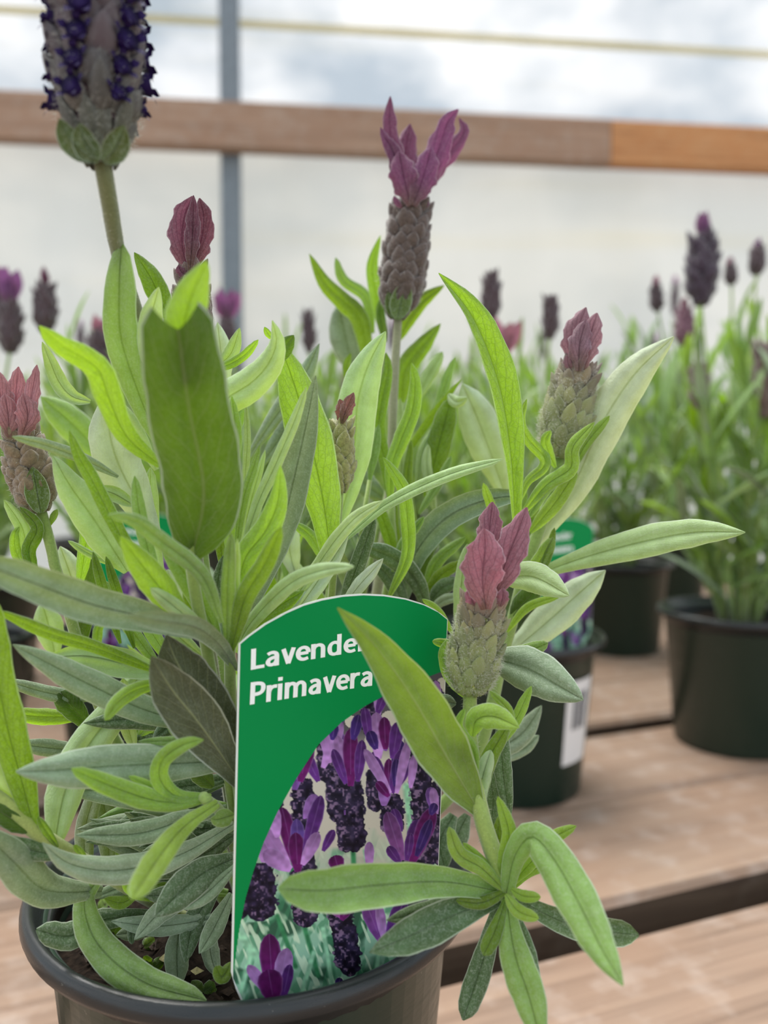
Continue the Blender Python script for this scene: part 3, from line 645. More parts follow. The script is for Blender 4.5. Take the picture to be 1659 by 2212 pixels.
L([(345, 1270), (318, 1180), (300, 1100), (291, 1028)], 30, .188, .182, 'g', 'n')
L([(478, 1345), (436, 1242), (345, 1166), (290, 1125), (232, 1112)], 36, .178, .158, 'g', 'n', roll=.3)
L([(398, 1335), (342, 1266), (292, 1202), (260, 1158)], 62, .182, .165, 'b', 'b')
L([(170, 1275), (182, 1200), (186, 1150), (160, 1115), (165, 1086)], 30, .212, .205, 'b', 'n', twist=.8)
L([(262, 1225), (195, 1197), (147, 1168)], 16, .206, .198, 'p', 'n')
L([(80, 1255), (62, 1190), (80, 1140), (43, 1095)], 30, .212, .205, 'y', 'n', twist=.7)
L([(75, 1265), (36, 1195), (32, 1155), (42, 1138)], 22, .212, .207, 'b', 'n')
L([(90, 1270), (62, 1210), (48, 1140), (9, 1080)], 30, .215, .206, 'p', 'n')
L([(108, 1135), (116, 1115), (124, 1100)], 14, .212, .21, 'g')
L([(175, 1330), (155, 1250), (130, 1180)], 54, .225, .222, 'w')
L([(350, 1300), (325, 1150), (325, 1010)], 40, .212, .21, 'p', 'n')
# -- upper middle left
L([(452, 980), (462, 905), (490, 862), (540, 830), (578, 790), (598, 740), (588, 692)], 68, .198, .186, 'p', 'b', twist=.5, fold=.1)
L([(598, 782), (614, 752), (635, 724)], 36, .2, .197, 'o', 'b')
L([(596, 735), (580, 722), (571, 706)], 14, .205, .203, 'b')
L([(716, 1235), (708, 1150), (692, 1050), (662, 920), (627, 805), (600, 735)], 92, .216, .204, 'b', 'l', fold=.18, wave=.08, n=24)
L([(512, 1365), (560, 1260), (610, 1130), (645, 990), (667, 890), (682, 812)], 66, .2, .192, 's', 'l', fold=-.12, n=24)
L([(520, 1200), (556, 1090), (588, 1020), (610, 970), (640, 900), (662, 836)], 26, .192, .188, 'p', 'n')
L([(510, 1290), (530, 1205), (572, 1150), (600, 1085), (606, 1005)], 54, .188, .176, 'b', 'b')
L([(500, 1405), (530, 1290), (572, 1220), (608, 1138)], 42, .188, .166, 'y', 'n')
L([(512, 1410), (532, 1360), (582, 1300), (640, 1252), (705, 1230), (765, 1224)], 36, .202, .168, 'p', 'n', roll=.3)
L([(535, 1395), (560, 1350), (600, 1312), (657, 1276)], 48, .200, .198, 'y', 'b')
L([(490, 1400), (492, 1260), (500, 1152)], 30, .188, .17, 'g', 'n', roll=.4)
L([(500, 1400), (508, 1290), (513, 1163)], 18, .19, .174, 'p', 'n')
L([(600, 1372), (655, 1300), (702, 1232), (752, 1158)], 42, .206, .2, 'w', 'l', fold=.3)
L([(730, 1330), (770, 1272), (800, 1238), (828, 1206)], 30, .212, .205, 'w', 'l', fold=.3)
L([(625, 1310), (690, 1216), (730, 1160), (772, 1115), (826, 1082)], 30, .205, .192, 'p', 'n', roll=.4)
L([(740, 1170), (790, 1125), (830, 1092), (900, 1055), (985, 1020), (1086, 992)], 27, .218, .2, 'p', 'n', roll=.5, fold=.3)
L([(498, 1230), (494, 1060), (508, 940), (501, 856)], 32, .196, .19, 'b', 'n')
L([(506, 1210), (526, 1080), (548, 1010), (561, 962)], 20, .198, .19, 'g', 'n')
L([(512, 1230), (540, 1090), (560, 1020), (573, 972)], 18, .2, .193, 'p', 'n')
L([(524, 1100), (534, 960), (531, 870)], 15, .203, .2, 'p', 'n')
L([(482, 1240), (472, 1090), (482, 960)], 30, .206, .204, 'y', 'n')
L([(538, 985), (592, 905), (650, 825), (690, 742)], 40, .25, .245, 's', 'l')
L([(560, 1010), (615, 930), (640, 880)], 34, .25, .246, 's', 'l')
L([(440, 800), (488, 790), (527, 768), (558, 734)], 20, .208, .2, 'b', 'n')
L([(462, 795), (498, 765), (518, 708)], 30, .21, .206, 'p', 'b')
L([(470, 880), (478, 790), (470, 696)], 46, .226, .224, 'w', 'l')
L([(452, 1100), (480, 1086), (500, 1090)], 18, .2, .197, 'g', 'n')
L([(470, 1010), (515, 890), (545, 850)], 40, .215, .212, 'g', 'b')
# -- middle
L([(732, 1130), (755, 1040), (766, 950), (772, 870), (795, 790), (833, 716)], 82, .232, .222, 'p', 'l', fold=.15, n=24)
L([(842, 1085), (832, 1000), (817, 930), (825, 865), (838, 800), (834, 762)], 30, .255, .25, 'y', 'n')
L([(843, 1085), (846, 1010), (866, 950), (890, 890), (897, 830), (889, 784)], 34, .246, .238, 'b', 'n', twist=.4)
L([(840, 1290), (880, 1200), (880, 1120), (872, 1058), (850, 1020), (827, 987)], 30, .232, .222, 'b', 'n')
L([(922, 1075), (938, 1000), (956, 930), (975, 858)], 52, .262, .255, 'y', 'n')
L([(968, 852), (986, 868), (1010, 860)], 24, .255, .25, 'p', 'b')
L([(1092, 1070), (1062, 985), (1030, 900), (998, 828)], 82, .268, .26, 'w', 'l')
L([(868, 870), (875, 800), (912, 748), (952, 699)], 42, .285, .28, 'y', 'b')
L([(895, 870), (930, 805), (956, 760)], 28, .28, .277, 'p', 'n')
L([(920, 1020), (945, 900), (962, 830), (982, 772)], 26, .28, .272, 'g', 'n')
L([(900, 1060), (915, 970), (960, 900)], 20, .26, .258, 'p', 'n')
L([(795, 790), (778, 692), (740, 650), (702, 612), (668, 548)], 38, .29, .28, 'y', 'b')
L([(806, 720), (790, 642), (742, 605), (725, 556)], 24, .29, .285, 'g', 'n')
L([(826, 720), (815, 645), (804, 575), (822, 508)], 28, .286, .28, 'b', 'b')
L([(832, 740), (822, 680), (826, 640)], 20, .285, .283, 'y', 'n')
L([(862, 735), (880, 692), (912, 650), (960, 616)], 32, .285, .278, 'y', 'b')
L([(772, 820), (748, 735), (732, 655)], 66, .3, .296, 's', 'l')
L([(750, 830), (748, 790), (758, 762)], 16, .27, .268, 'y')
L([(805, 870), (800, 960), (790, 1010), (812, 870)], 16, .27, .268, 'g', 'n')
L([(800, 1020), (785, 960), (790, 900)], 24, .262, .26, 'y', 'n')
L([(862, 1120), (868, 980), (864, 860)], 22, .262, .26, 'p', 'n')
L([(940, 1110), (922, 1010), (925, 960)], 22, .258, .255, 'p', 'n')
L([(905, 1110), (950, 1040), (975, 985)], 20, .255, .252, 'g', 'n')
L([(1112, 1130), (1102, 980), (1076, 830), (1022, 690), (947, 590)], 76, .222, .204, 'b', 'l', fold=.95, roll=-.5, n=28, na=8)
L([(872, 1300), (888, 1215), (930, 1150), (985, 1105), (1060, 1078), (1125, 1070)], 58, .246, .226, 's', 'n', fold=-.2)
L([(848, 1235), (870, 1178), (916, 1116)], 22, .24, .234, 'g', 'n')
L([(918, 1310), (940, 1220), (1006, 1160)], 26, .252, .24, 'g', 'n')
L([(918, 1310), (945, 1250), (1000, 1212)], 26, .25, .24, 'y', 'n')
L([(922, 1312), (955, 1270), (1002, 1252)], 32, .248, .24, 'd', 'l')
L([(930, 1320), (960, 1296), (1002, 1288)], 22, .245, .24, 's', 'n')
L([(905, 1300), (920, 1200), (960, 1125)], 30, .258, .255, 'o', 'n')
L([(895, 1280), (900, 1190), (930, 1130)], 24, .262, .26, 'y', 'n')
L([(925, 1318), (892, 1246), (842, 1202), (775, 1180)], 42, .245, .232, 'd', 'n', roll=.3)
L([(858, 1225), (838, 1150), (812, 1080)], 28, .25, .245, 'y', 'n')
L([(870, 1240), (850, 1140), (850, 1060)], 26, .256, .254, 'y', 'n')
L([(735, 1320), (778, 1205), (809, 1117)], 34, .224, .218, 'd', 'n')
L([(700, 1215), (672, 1160), (630, 1128)], 24, .226, .22, 'g', 'n')
L([(835, 1080), (790, 1046), (765, 1010)], 46, .27, .268, 's', 'l')
L([(640, 1250), (625, 1180), (640, 1130)], 44, .24, .238, 'w', 'l')
L([(880, 1330), (850, 1260), (810, 1215)], 36, .246, .24, 'd', 'n')
L([(980, 1372), (945, 1318), (912, 1294)], 16, .225, .22, 'b', 'n')
L([(905, 1180), (880, 1060), (888, 950)], 22, .256, .254, 'y', 'n')
# -- right shoot
L([(1150, 1180), (1235, 1055), (1292, 930), (1368, 812), (1456, 727)], 88, .242, .228, 'w', 'l', fold=.15, n=24)
L([(1165, 1240), (1210, 1222), (1290, 1196), (1400, 1168), (1505, 1150), (1610, 1150)], 66, .238, .208, 'p', 'l', fold=.25, roll=.2, n=24)
L([(1085, 1425), (1180, 1345), (1250, 1282), (1308, 1232)], 74, .246, .238, 'w', 'l', fold=.2)
L([(1085, 1252), (1150, 1246), (1230, 1287)], 62, .22, .205, 'p', 'b', fold=.2)
L([(1095, 1365), (1140, 1312), (1212, 1286)], 18, .236, .226, 'b', 'n')
L([(1105, 1330), (1150, 1280), (1160, 1250)], 44, .238, .234, 'o', 'b')
L([(1122, 1085), (1140, 1040), (1172, 1012), (1176, 988), (1142, 950), (1124, 910), (1138, 862)], 24, .23, .222, 'b', 'n', n=26)
L([(1200, 1010), (1186, 980), (1178, 950), (1190, 930)], 22, .228, .224, 'b', 'n')
L([(1128, 1110), (1180, 1048), (1232, 1012), (1238, 965), (1284, 912)], 32, .23, .222, 'b', 'n', twist=.4, n=24)
L([(1235, 1020), (1265, 960), (1317, 898)], 22, .23, .226, 'b', 'n')
L([(1145, 1150), (1200, 1085), (1246, 1015)], 34, .234, .228, 'b', 'n')
L([(1140, 1120), (1175, 1060), (1215, 1030)], 26, .231, .227, 'g', 'n')
L([(1125, 1270), (1165, 1215), (1196, 1160)], 34, .232, .228, 'b', 'n')
L([(1150, 1262), (1180, 1210), (1198, 1140)], 18, .23, .228, 'y', 'n')
L([(992, 1380), (996, 1265), (1010, 1175)], 30, .232, .228, 'p', 'n')
L([(1085, 1150), (1058, 1085), (1044, 1043)], 20, .226, .222, 'b', 'n')
L([(1110, 1230), (1125, 1100), (1132, 1030)], 26, .24, .238, 'g', 'n')
# -- front right shoot
L([(1038, 1758), (968, 1640), (890, 1505), (808, 1392), (729, 1313)], 110, .19, .166, srgb(122, 146, 66)[:3]+(.28,), 'q', fold=-.15, curl=.05, n=28, na=8, mat=M_UNDER)
L([(1092, 1928), (960, 1905), (820, 1912), (700, 1924), (601, 1919)], 88, .19, .164, 'g', 'r', fold=-.12, n=26)
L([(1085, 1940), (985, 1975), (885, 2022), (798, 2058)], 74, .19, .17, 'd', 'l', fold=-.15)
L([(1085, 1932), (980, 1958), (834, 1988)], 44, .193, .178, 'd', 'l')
L([(1092, 1945), (1070, 2010), (1044, 2064)], 34, .187, .18, 'y', 'r')
L([(1080, 1940), (1042, 2080), (1000, 2204)], 50, .198, .19, 'd', 'r')
L([(1094, 1942), (1112, 2060), (1142, 2150), (1172, 2262)], 72, .188, .168, 'g', 'l', fold=.3)
L([(1098, 1945), (1135, 2040), (1165, 2170)], 34, .193, .18, 'd', 'l')
L([(1094, 1930), (1112, 1850), (1150, 1808), (1200, 1862), (1252, 1955), (1300, 2050), (1346, 2130)], 86, .188, .156, 'g', 'l', fold=.2, n=30)
L([(1100, 1930), (1200, 1985), (1290, 2010), (1380, 2020)], 56, .192, .184, 'd', 'r', fold=-.1)
L([(1090, 1925), (1040, 1875), (992, 1845), (970, 1786)], 34, .188, .182, 'b', 'n')
L([(1088, 1920), (1088, 1860), (1100, 1800), (1076, 1720)], 32, .189, .183, 'b', 'n', twist=.5)
L([(1090, 1920), (1075, 1830), (1080, 1760)], 26, .192, .19, 'y', 'n')
L([(1100, 1915), (1160, 1848), (1195, 1810), (1245, 1784)], 30, .194, .188, 'b', 'n')
L([(1105, 1920), (1130, 1935), (1168, 1938)], 24, .186, .182, 'b', 'n')
L([(1092, 1932), (1120, 1968), (1164, 1984)], 28, .185, .178, 'b', 'n')
L([(1100, 1925), (1150, 1880), (1246, 1852)], 22, .196, .192, 'b', 'n')
L([(1095, 1925), (1040, 1950), (985, 1945)], 26, .188, .184, 'y', 'n')
L([(1092, 1922), (1050, 1870), (1000, 1820)], 20, .19, .187, 'b', 'n')
L([(1030, 1690), (1015, 1640), (978, 1582), (948, 1555), (925, 1508)], 26, .191, .184, 'b', 'n')
L([(1030, 1680), (1022, 1620), (990, 1570), (1004, 1530)], 22, .19, .186, 'b', 'n')
L([(1020, 1590), (1030, 1555), (1068, 1548), (1122, 1572)], 52, .19, .182, 'b', 'b', fold=.2)
L([(1040, 1640), (1085, 1590), (1100, 1540), (1058, 1492)], 22, .195, .19, 'b', 'n')
L([(1042, 1650), (1110, 1560), (1135, 1510), (1148, 1482)], 26, .198, .194, 'b', 'n')
L([(1036, 1745), (1052, 1650), (1098, 1565)], 36, .194, .19, 'y', 'n')
L([(1038, 1750), (1040, 1690), (1060, 1620)], 34, .193, .19, 'p', 'n')
L([(1100, 1760), (1086, 1660), (1082, 1560)], 38, .212, .21, 'd', 'n')
L([(1060, 1800), (1065, 1720), (1050, 1640)], 40, .215, .212, 'd', 'n')
L([(1060, 1420), (1140, 1445), (1200, 1478), (1260, 1512)], 90, .21, .196, 's', 'b', fold=.2)
L([(1070, 1420), (1130, 1410), (1184, 1389)], 34, .212, .206, 'g', 'n')
L([(1150, 1465), (1185, 1452), (1220, 1446)], 18, .214, .21, 'b', 'n')
L([(1010, 1510), (972, 1460), (960, 1410), (974, 1378)], 28, .205, .2, 'b', 'n')
L([(1000, 1395), (962, 1390), (934, 1385)], 20, .206, .201, 'b', 'n')
L([(985, 1520), (960, 1515), (940, 1505)], 30, .207, .203, 'd', 'b')
L([(1028, 1645), (1085, 1612), (1130, 1582), (1170, 1524)], 48, .243, .245, 's', 'b')
L([(1028, 1650), (1085, 1634), (1130, 1618), (1164, 1588)], 28, .243, .245, 's', 'n')
L([(980, 1760), (950, 1820), (962, 1880)], 60, .236, .232, 'd', 'l')
L([(1010, 1760), (985, 1810), (972, 1848)], 50, .238, .234, 'd', 'l')
# -- left, middle height
L([(512, 1450), (472, 1392), (424, 1356), (350, 1342), (276, 1330)], 44, .193, .148, 's', 'n', roll=.5, fold=-.3)
L([(420, 1370), (330, 1337), (200, 1306), (80, 1262), (-70, 1205)], 80, .184, .146, 's', 'n', fold=-.3, n=24)
L([(350, 1455), (200, 1397), (100, 1366), (-10, 1318)], 28, .195, .172, 'y', 'n', roll=.5)
L([(350, 1455), (262, 1432), (180, 1417), (96, 1422)], 60, .2, .19, 'p', 'b', fold=-.25)
L([(480, 1590), (400, 1560), (300, 1528), (180, 1472), (100, 1430), (27, 1392)], 64, .2, .172, 's', 'l', fold=.3, n=24)
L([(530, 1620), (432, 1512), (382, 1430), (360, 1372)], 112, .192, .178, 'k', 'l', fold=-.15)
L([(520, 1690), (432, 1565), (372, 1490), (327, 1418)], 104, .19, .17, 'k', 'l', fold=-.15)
L([(330, 1420), (255, 1525), (185, 1620), (142, 1705), (122, 1800), (118, 1855)], 80, .205, .188, 'p', 'l', fold=.3, n=24)
L([(360, 1475), (300, 1488), (256, 1515), (226, 1556)], 32, .186, .172, 'b', 'n', roll=.4)
L([(530, 1640), (400, 1648), (250, 1655), (120, 1664), (34, 1667)], 88, .195, .166, 's', 'l', fold=.25, n=26)
L([(452, 1725), (350, 1732), (250, 1702), (154, 1660)], 46, .186, .166, 'b', 'n', fold=.35)
L([(448, 1722), (370, 1718), (278, 1676)], 22, .186, .176, 'b', 'n')
L([(448, 1722), (360, 1712), (280, 1690)], 20, .188, .18, 'b', 'n')
L([(456, 1720), (385, 1722), (346, 1684), (352, 1640), (398, 1608), (440, 1598)], 38, .186, .17, 'b', 'n', fold=.35, n=26)
L([(470, 1735), (402, 1782), (350, 1842), (284, 1942)], 54, .186, .15, 'b', 'r')
L([(490, 1745), (400, 1770), (300, 1800), (164, 1804)], 48, .198, .184, 's', 'l', fold=.3)
L([(505, 1780), (385, 1848), (255, 1880), (152, 1866), (91, 1820)], 58, .2, .174, 's', 'l', fold=.3, n=24)
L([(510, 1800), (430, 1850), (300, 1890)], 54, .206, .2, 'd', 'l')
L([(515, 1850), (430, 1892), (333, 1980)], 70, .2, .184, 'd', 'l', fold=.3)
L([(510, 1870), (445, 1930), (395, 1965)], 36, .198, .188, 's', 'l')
L([(505, 1760), (470, 1770), (455, 1768)], 36, .192, .186, 'g', 'b')
L([(460, 1700), (430, 1670), (410, 1650)], 40, .2, .197, 'o', 'n')
L([(480, 1640), (420, 1590), (360, 1570)], 50, .2, .196, 'g', 'l')
L([(500, 1600), (400, 1600), (298, 1602)], 20, .19, .184, 'g', 'n')
L([(220, 1925), (100, 1922), (30, 1862), (-50, 1785)], 78, .2, .168, 's', 'l', fold=.2, n=24)
L([(212, 1900), (182, 1950), (212, 2040), (310, 2122), (446, 2162)], 68, .198, .188, 'g', 'n', fold=.2, n=26)
L([(330, 1975), (220, 1988), (150, 2022), (78, 2008)], 54, .206, .192, 'd', 'r')
L([(76, 1795), (48, 1690), (14, 1560), (-10, 1420), (-14, 1290)], 70, .184, .168, 'y', 'n', wave=.15, fold=.3, n=26, roll=.3)
L([(70, 1795), (20, 1765), (-30, 1735)], 44, .183, .178, 'o', 'b')
L([(140, 1850), (60, 1835), (-20, 1812)], 40, .186, .178, 'd', 'n')
L([(60, 1750), (10, 1660), (-30, 1600)], 60, .186, .18, 'p', 'n')
L([(125, 1830), (100, 1795), (82, 1765)], 18, .186, .182, 'y', 'n')
L([(190, 1870), (172, 1840), (160, 1825)], 16, .192, .189, 'b', 'n')
L([(200, 1880), (180, 1870), (155, 1830)], 14, .194, .19, 'b', 'n')
L([(390, 1985), (382, 2060), (385, 2135)], 50, .212, .206, 's', 'l')
L([(450, 1990), (455, 2060), (470, 2110)], 36, .215, .208, 's', 'l')
L([(300, 1970), (285, 2010), (285, 2040)], 18, .206, .2, 'd', 'n')
L([(350, 1990), (300, 2010), (250, 2020)], 34, .212, .208, 's', 'l')
L([(500, 2080), (480, 2110), (466, 2086)], 28, .19, .188, 'y', 'n')
L([(190, 1900), (183, 1800), (212, 1690)], 40, .214, .212, 's', 'n')
L([(236, 1880), (232, 1790), (218, 1700)], 44, .22, .218, 's', 'n')
L([(262, 1880), (272, 1800), (300, 1720)], 38, .218, .216, 'y', 'n')
L([(330, 1850), (320, 1780), (310, 1720)], 44, .22, .218, 'g', 'n')
L([(230, 1505), (120, 1500), (10, 1470)], 30, .215, .2, 's', 'n')
L([(180, 1548), (90, 1548), (18, 1540)], 34, .22, .205, 'b', 'n')
L([(195, 1575), (158, 1530), (128, 1494)], 50, .212, .208, 'o', 'r')
L([(200, 1625), (100, 1615), (36, 1606)], 36, .218, .206, 's', 'l')
L([(290, 1620), (270, 1540), (266, 1465)], 36, .205, .2, 'p', 'n')
L([(300, 1590), (330, 1560), (380, 1545)], 36, .21, .207, 'g', 'n')
L([(160, 1440), (178, 1330), (197, 1196)], 46, .222, .218, 'o', 'n')
L([(260, 1390), (222, 1270), (201, 1192)], 22, .2, .192, 'y', 'n')
L([(290, 1400), (250, 1270), (229, 1202)], 22, .202, .195, 'y', 'n')
L([(350, 1450), (270, 1340), (222, 1250)], 28, .205, .2, 'g', 'n')
L([(385, 1450), (330, 1370), (290, 1290)], 30, .208, .204, 'g', 'n')
L([(478, 1400), (440, 1312), (400, 1240), (345, 1170)], 48, .19, .18, 'g', 'l')
L([(476, 1405), (432, 1330), (395, 1270)], 46, .192, .186, 'y', 'b')
L([(415, 1370), (385, 1300), (362, 1230)], 74, .21, .206, 'w', 'b')
L([(470, 1400), (400, 1330), (325, 1270)], 34, .188, .172, 'p', 'n')
L([(440, 1420), (380, 1370), (335, 1320)], 30, .196, .19, 'p', 'n')
L([(455, 1390), (470, 1260), (482, 1200)], 24, .205, .202, 'd', 'n')
L([(120, 1420), (105, 1350), (90, 1300)], 56, .24, .238, 'p', 'l')
L([(210, 1420), (212, 1360), (230, 1335)], 20, .23, .228, 'g', 'n')
for k in range(26):
    by_ = random.uniform(1480, 1930); bx_ = random.uniform(440, 505); a = random.uniform(-.5, .55); ln = random.uniform(170, 330); d0 = random.uniform(.206, .226)
    tx_, ty_ = bx_-ln*math.cos(a), by_-ln*math.sin(a)
    if ty_ > 2000: continue
    L([(bx_, by_), ((bx_+tx_)/2, (by_+ty_)/2-random.uniform(-10, 25)), (tx_, ty_)], random.uniform(34, 56), d0, d0-.012, random.choice(['s', 'd', 'g', 's', 'd']), 'l', fold=.25, n=12, na=6)
for pts, w_, d_, tn in (([(480, 1900), (420, 1990), (400, 2080)], 46, .214, 'd'), ([(500, 1930), (460, 2010), (430, 2060)], 40, .21, 's'), ([(470, 1910), (360, 1960), (290, 2030)], 44, .208, 's'), ([(490, 1900), (400, 1930), (310, 1935)], 44, .21, 'd'), ([(480, 1980), (350, 2000), (240, 1990)], 40, .21, 's'), ([(300, 1930), (262, 1950), (225, 1940)], 26, .204, 'y'), ([(330, 1945), (290, 1925), (262, 1900)], 26, .206, 'b')):
    L(pts, w_, d_, d_-.012, tn, 'l', fold=.25, n=12, na=6)
NHERO = len([c for c in plant.children if c.name.startswith('leaf')])

# filler shoots inside and behind
LEAFLIB = []
for k in range(16):
    ln = random.uniform(.026, .046)
    V, Fc, UV = blade_mesh((0, 0, 0), (1, 0, .9), ln, random.uniform(.0052, .0082), random.uniform(.1, .8), random.uniform(-.2, .2), n=10, na=4)
    LEAFLIB.append(mesh('leaf_blade', V, Fc, M_LEAF, True, UV))
def shoot_leaves(root, base, top, n, scale, tints, mid=None, off=0, lo=.25):
    b, t_ = np.asarray(base), np.asarray(top); m = (b+t_)/2+(mid if mid is not None else 0)
    for i in range(n):
        s = lo+(1-lo)*(i/(n-1))**.85; q = (1-s)**2*b+2*s*(1-s)*m+s*s*t_
        ax = t_-b; az = off+i*math.pi/2*1.02+(math.pi if i % 2 else 0)+random.uniform(-.35, .35)
        sz = scale*(1.0 if s < .8 else .75)*random.uniform(.75, 1.1)
        o = link('leaf', random.choice(LEAFLIB), root, jitter(TINT[random.choice(tints)], .15))
        tilt = random.uniform(-.35, .25) if s < .6 else random.uniform(-.75, -.25)
        o.location = tuple(q); o.rotation_euler = (random.uniform(-.3, .3), tilt, az); o.scale = (sz,)*3
for i in range(8):
    a = random.uniform(-.25, math.pi+.25); r = random.uniform(.012, .05)
    bx, by = .012*math.cos(a), .012*math.sin(a)+.006
    h = random.uniform(.075, .15)-abs(math.cos(a))*.02
    top = (r*math.cos(a)+.012, r*math.sin(a)*.9+.008, h)
    V, Fc, *_ = tube([(bx*.4, by*.4, -.002), ((bx+top[0])/2, (by+top[1])/2, h*.5), top], [.0016, .0013, .0007], 6, 10)
    link('stem', mesh('stem', V, Fc, M_STEM), plant, jitter(STEMC))
    shoot_leaves(plant, (bx, by, 0), top, 6, random.uniform(.9, 1.15), ['g', 'g', 'd', 's', 'y', 'o'], off=random.uniform(0, 6), lo=.2)

# ------------------------------------------------------------------ flower spikes
def egg(nu=8, nv=6):
    V, Fc = [], []
    prof_ = ((0, .35), (.15, .8), (.35, 1), (.6, .92), (.8, .6), (.92, .32), (1, .05))
    for j, (z, r) in enumerate(prof_):
        for k in range(nu):
            a = 2*math.pi*k/nu; V.append((.5*r*math.cos(a)*.6+.16*z*z, .5*r*math.sin(a), z))
    nv = len(prof_)-1
    for j in range(nv):
        for k in range(nu): Fc.append((j*nu+k, j*nu+(k+1) % nu, (j+1)*nu+(k+1) % nu, (j+1)*nu+k))
    Fc.append(tuple(range(nu-1, -1, -1))); Fc.append(tuple(nv*nu+k for k in range(nu)))
    return V, Fc
EGG = egg()
CALYX = mesh('calyx', *EGG, M_CALYX)
def floret_mesh():
    V, Fc = [], []                          # a short tube along +X with five pointed lobes
    for x, r in ((0, .3), (.5, .4), (.78, .5)):
        for k in range(10): a = 2*math.pi*k/10; V.append((x, r*math.cos(a), r*math.sin(a)))
    for j in range(2):
        for k in range(10): Fc.append((j*10+k, j*10+(k+1) % 10, j*10+10+(k+1) % 10, j*10+10+k))
    for k in range(5):
        a = 2*math.pi*(2*k+.5)/10; b = len(V); a0 = 2*math.pi*(2*k)/10; a1 = 2*math.pi*(2*k+1)/10
        V += [(.92, .66*math.cos(a-.3), .66*math.sin(a-.3)), (.92, .66*math.cos(a+.3), .66*math.sin(a+.3)), (1.0, .88*math.cos(a), .88*math.sin(a))]
        Fc += [(20+2*k, 20+(2*k+1) % 10, b+1, b), (b, b+1, b+2)]
    c = len(V); V.append((.62, 0, 0))
    for k in range(10): Fc.append((20+k, 20+(k+1) % 10, c))
    return mesh('floret', V, Fc, M_FLORET)
FLORET = floret_mesh()
def spike3d(root, base, top, rad, rows, per, cols, name='flower_spike', size=1.0, florets=0, green_base=True, fuzz=350, corecol=None, lean=.42, label=None, hair=.0011, joined=False):
    """base, top in root space; rad(t) radius in metres; scales set in rows; cols (bottom, middle, top)"""
    b, t_ = np.asarray(base, float), np.asarray(top, float); ax = t_-b; Ln = np.linalg.norm(ax); ax = ax/Ln
    sx = np.cross(ax, (0, 1, .1)); sx /= np.linalg.norm(sx); sy = np.cross(ax, sx)
    n = 14; V, Fc = [], []
    for i in range(n):
        s = i/(n-1); r = rad(s)*.8
        for k in range(12): a = 2*math.pi*k/12; V.append(b+ax*Ln*s+r*(sx*math.cos(a)+sy*math.sin(a)))
    for i in range(n-1):
        for k in range(12): Fc.append((i*12+k, i*12+(k+1) % 12, (i+1)*12+(k+1) % 12, (i+1)*12+k))
    Fc.append(tuple(range(11, -1, -1))); Fc.append(tuple((n-1)*12+k for k in range(12)))
    core = link(name, mesh(name, V, Fc, M_CALYX), root, corecol or cols[1])
    if label: core['label'] = label
    acc_v, acc_f = [], []
    for j in range(rows):
        s = (j+.35)/rows*.95; r = rad(s)
        for k in range(per):
            a = 2*math.pi*(k+.5*(j % 2))/per+random.uniform(-.16, .16); nn = sx*math.cos(a)+sy*math.sin(a); tt = np.cross(ax, nn)
            up = ax*math.cos(lean)+nn*math.sin(lean)*random.uniform(.2, 1.0)+tt*random.uniform(-.3, .3); up /= np.linalg.norm(up); ot = np.cross(tt, up); ot = -ot if ot @ nn < 0 else ot
            h = Ln/rows*2.0*random.uniform(.8, 1.2)*size; w = 2*math.pi*max(r, rad(.4)*.5)/per*1.2*random.uniform(.85, 1.15)*size
            M = Matrix(((ot[0]*w, tt[0]*w, up[0]*h), (ot[1]*w, tt[1]*w, up[1]*h), (ot[2]*w, tt[2]*w, up[2]*h))).to_4x4()
            p = b+ax*(Ln*(s-.5/rows))+nn*r*.72; M.translation = Vector(p)
            f = s; c0, c1, c2 = cols; cc = tuple((c0[i]*(1-2*f)+c1[i]*2*f) if f < .5 else (c1[i]*(2-2*f)+c2[i]*(2*f-1)) for i in range(3))+(1,)
            if joined:
                k0 = len(acc_v); acc_v.extend(M @ Vector(q) for q in EGG[0]); acc_f.extend(tuple(x+k0 for x in f) for f in EGG[1])
            else: o = link('calyx', CALYX, core, jitter(cc, .3)); o.matrix_local = M
    if joined: link('calyx_cluster', mesh('calyx_cluster', acc_v, acc_f, M_CALYX), core, cols[1], 'stuff')
    if florets:
        for j in range(florets):
            s = .26+.72*j/florets
            for k in range(6):
                a = 2*math.pi*(k+.25)/6+.1*j; nn = sx*math.cos(a)+sy*math.sin(a); tt = np.cross(ax, nn); r = rad(s)*.78; w = rad(.5)*.50*random.uniform(.85, 1.15); nn2 = nn+ax*.25; nn2 /= np.linalg.norm(nn2); u2 = np.cross(nn2, tt)
                M = Matrix(((nn2[0]*w, tt[0]*w, u2[0]*w), (nn2[1]*w, tt[1]*w, u2[1]*w), (nn2[2]*w, tt[2]*w, u2[2]*w))).to_4x4(); M.translation = Vector(b+ax*Ln*s+nn*r)
                o = link('floret', FLORET, core); o.matrix_local = M
    if fuzz:
        pp, nn_l = [], []
        for _ in range(fuzz):
            s = random.random(); a = random.uniform(0, 6.28); nn = sx*math.cos(a)+sy*math.sin(a); pp.append(b+ax*Ln*s+nn*rad(s)*random.uniform(.98, 1.14)); nn_l.append(nn*.7+ax*random.uniform(-.3, .8)+np.cross(ax, nn)*random.uniform(-.7, .7))
        link('fuzz', hairs(pp, nn_l, hair, .000045, random.randrange(999)), core, kind='stuff')
    return core
def spike_px(b, t, w, d0, d1, rows, per, cols, rprof=((0, .25, .6, 1), (.45, 1, .95, .6)), **k):
    B3, T3 = P(*b, d0)-PR, P(*t, d1)-PR; R = w*.5*(d0+d1)/2/F
    return spike3d(plant, B3, T3, lambda s: R*float(np.interp(s, *rprof)), rows, per, cols, **k)
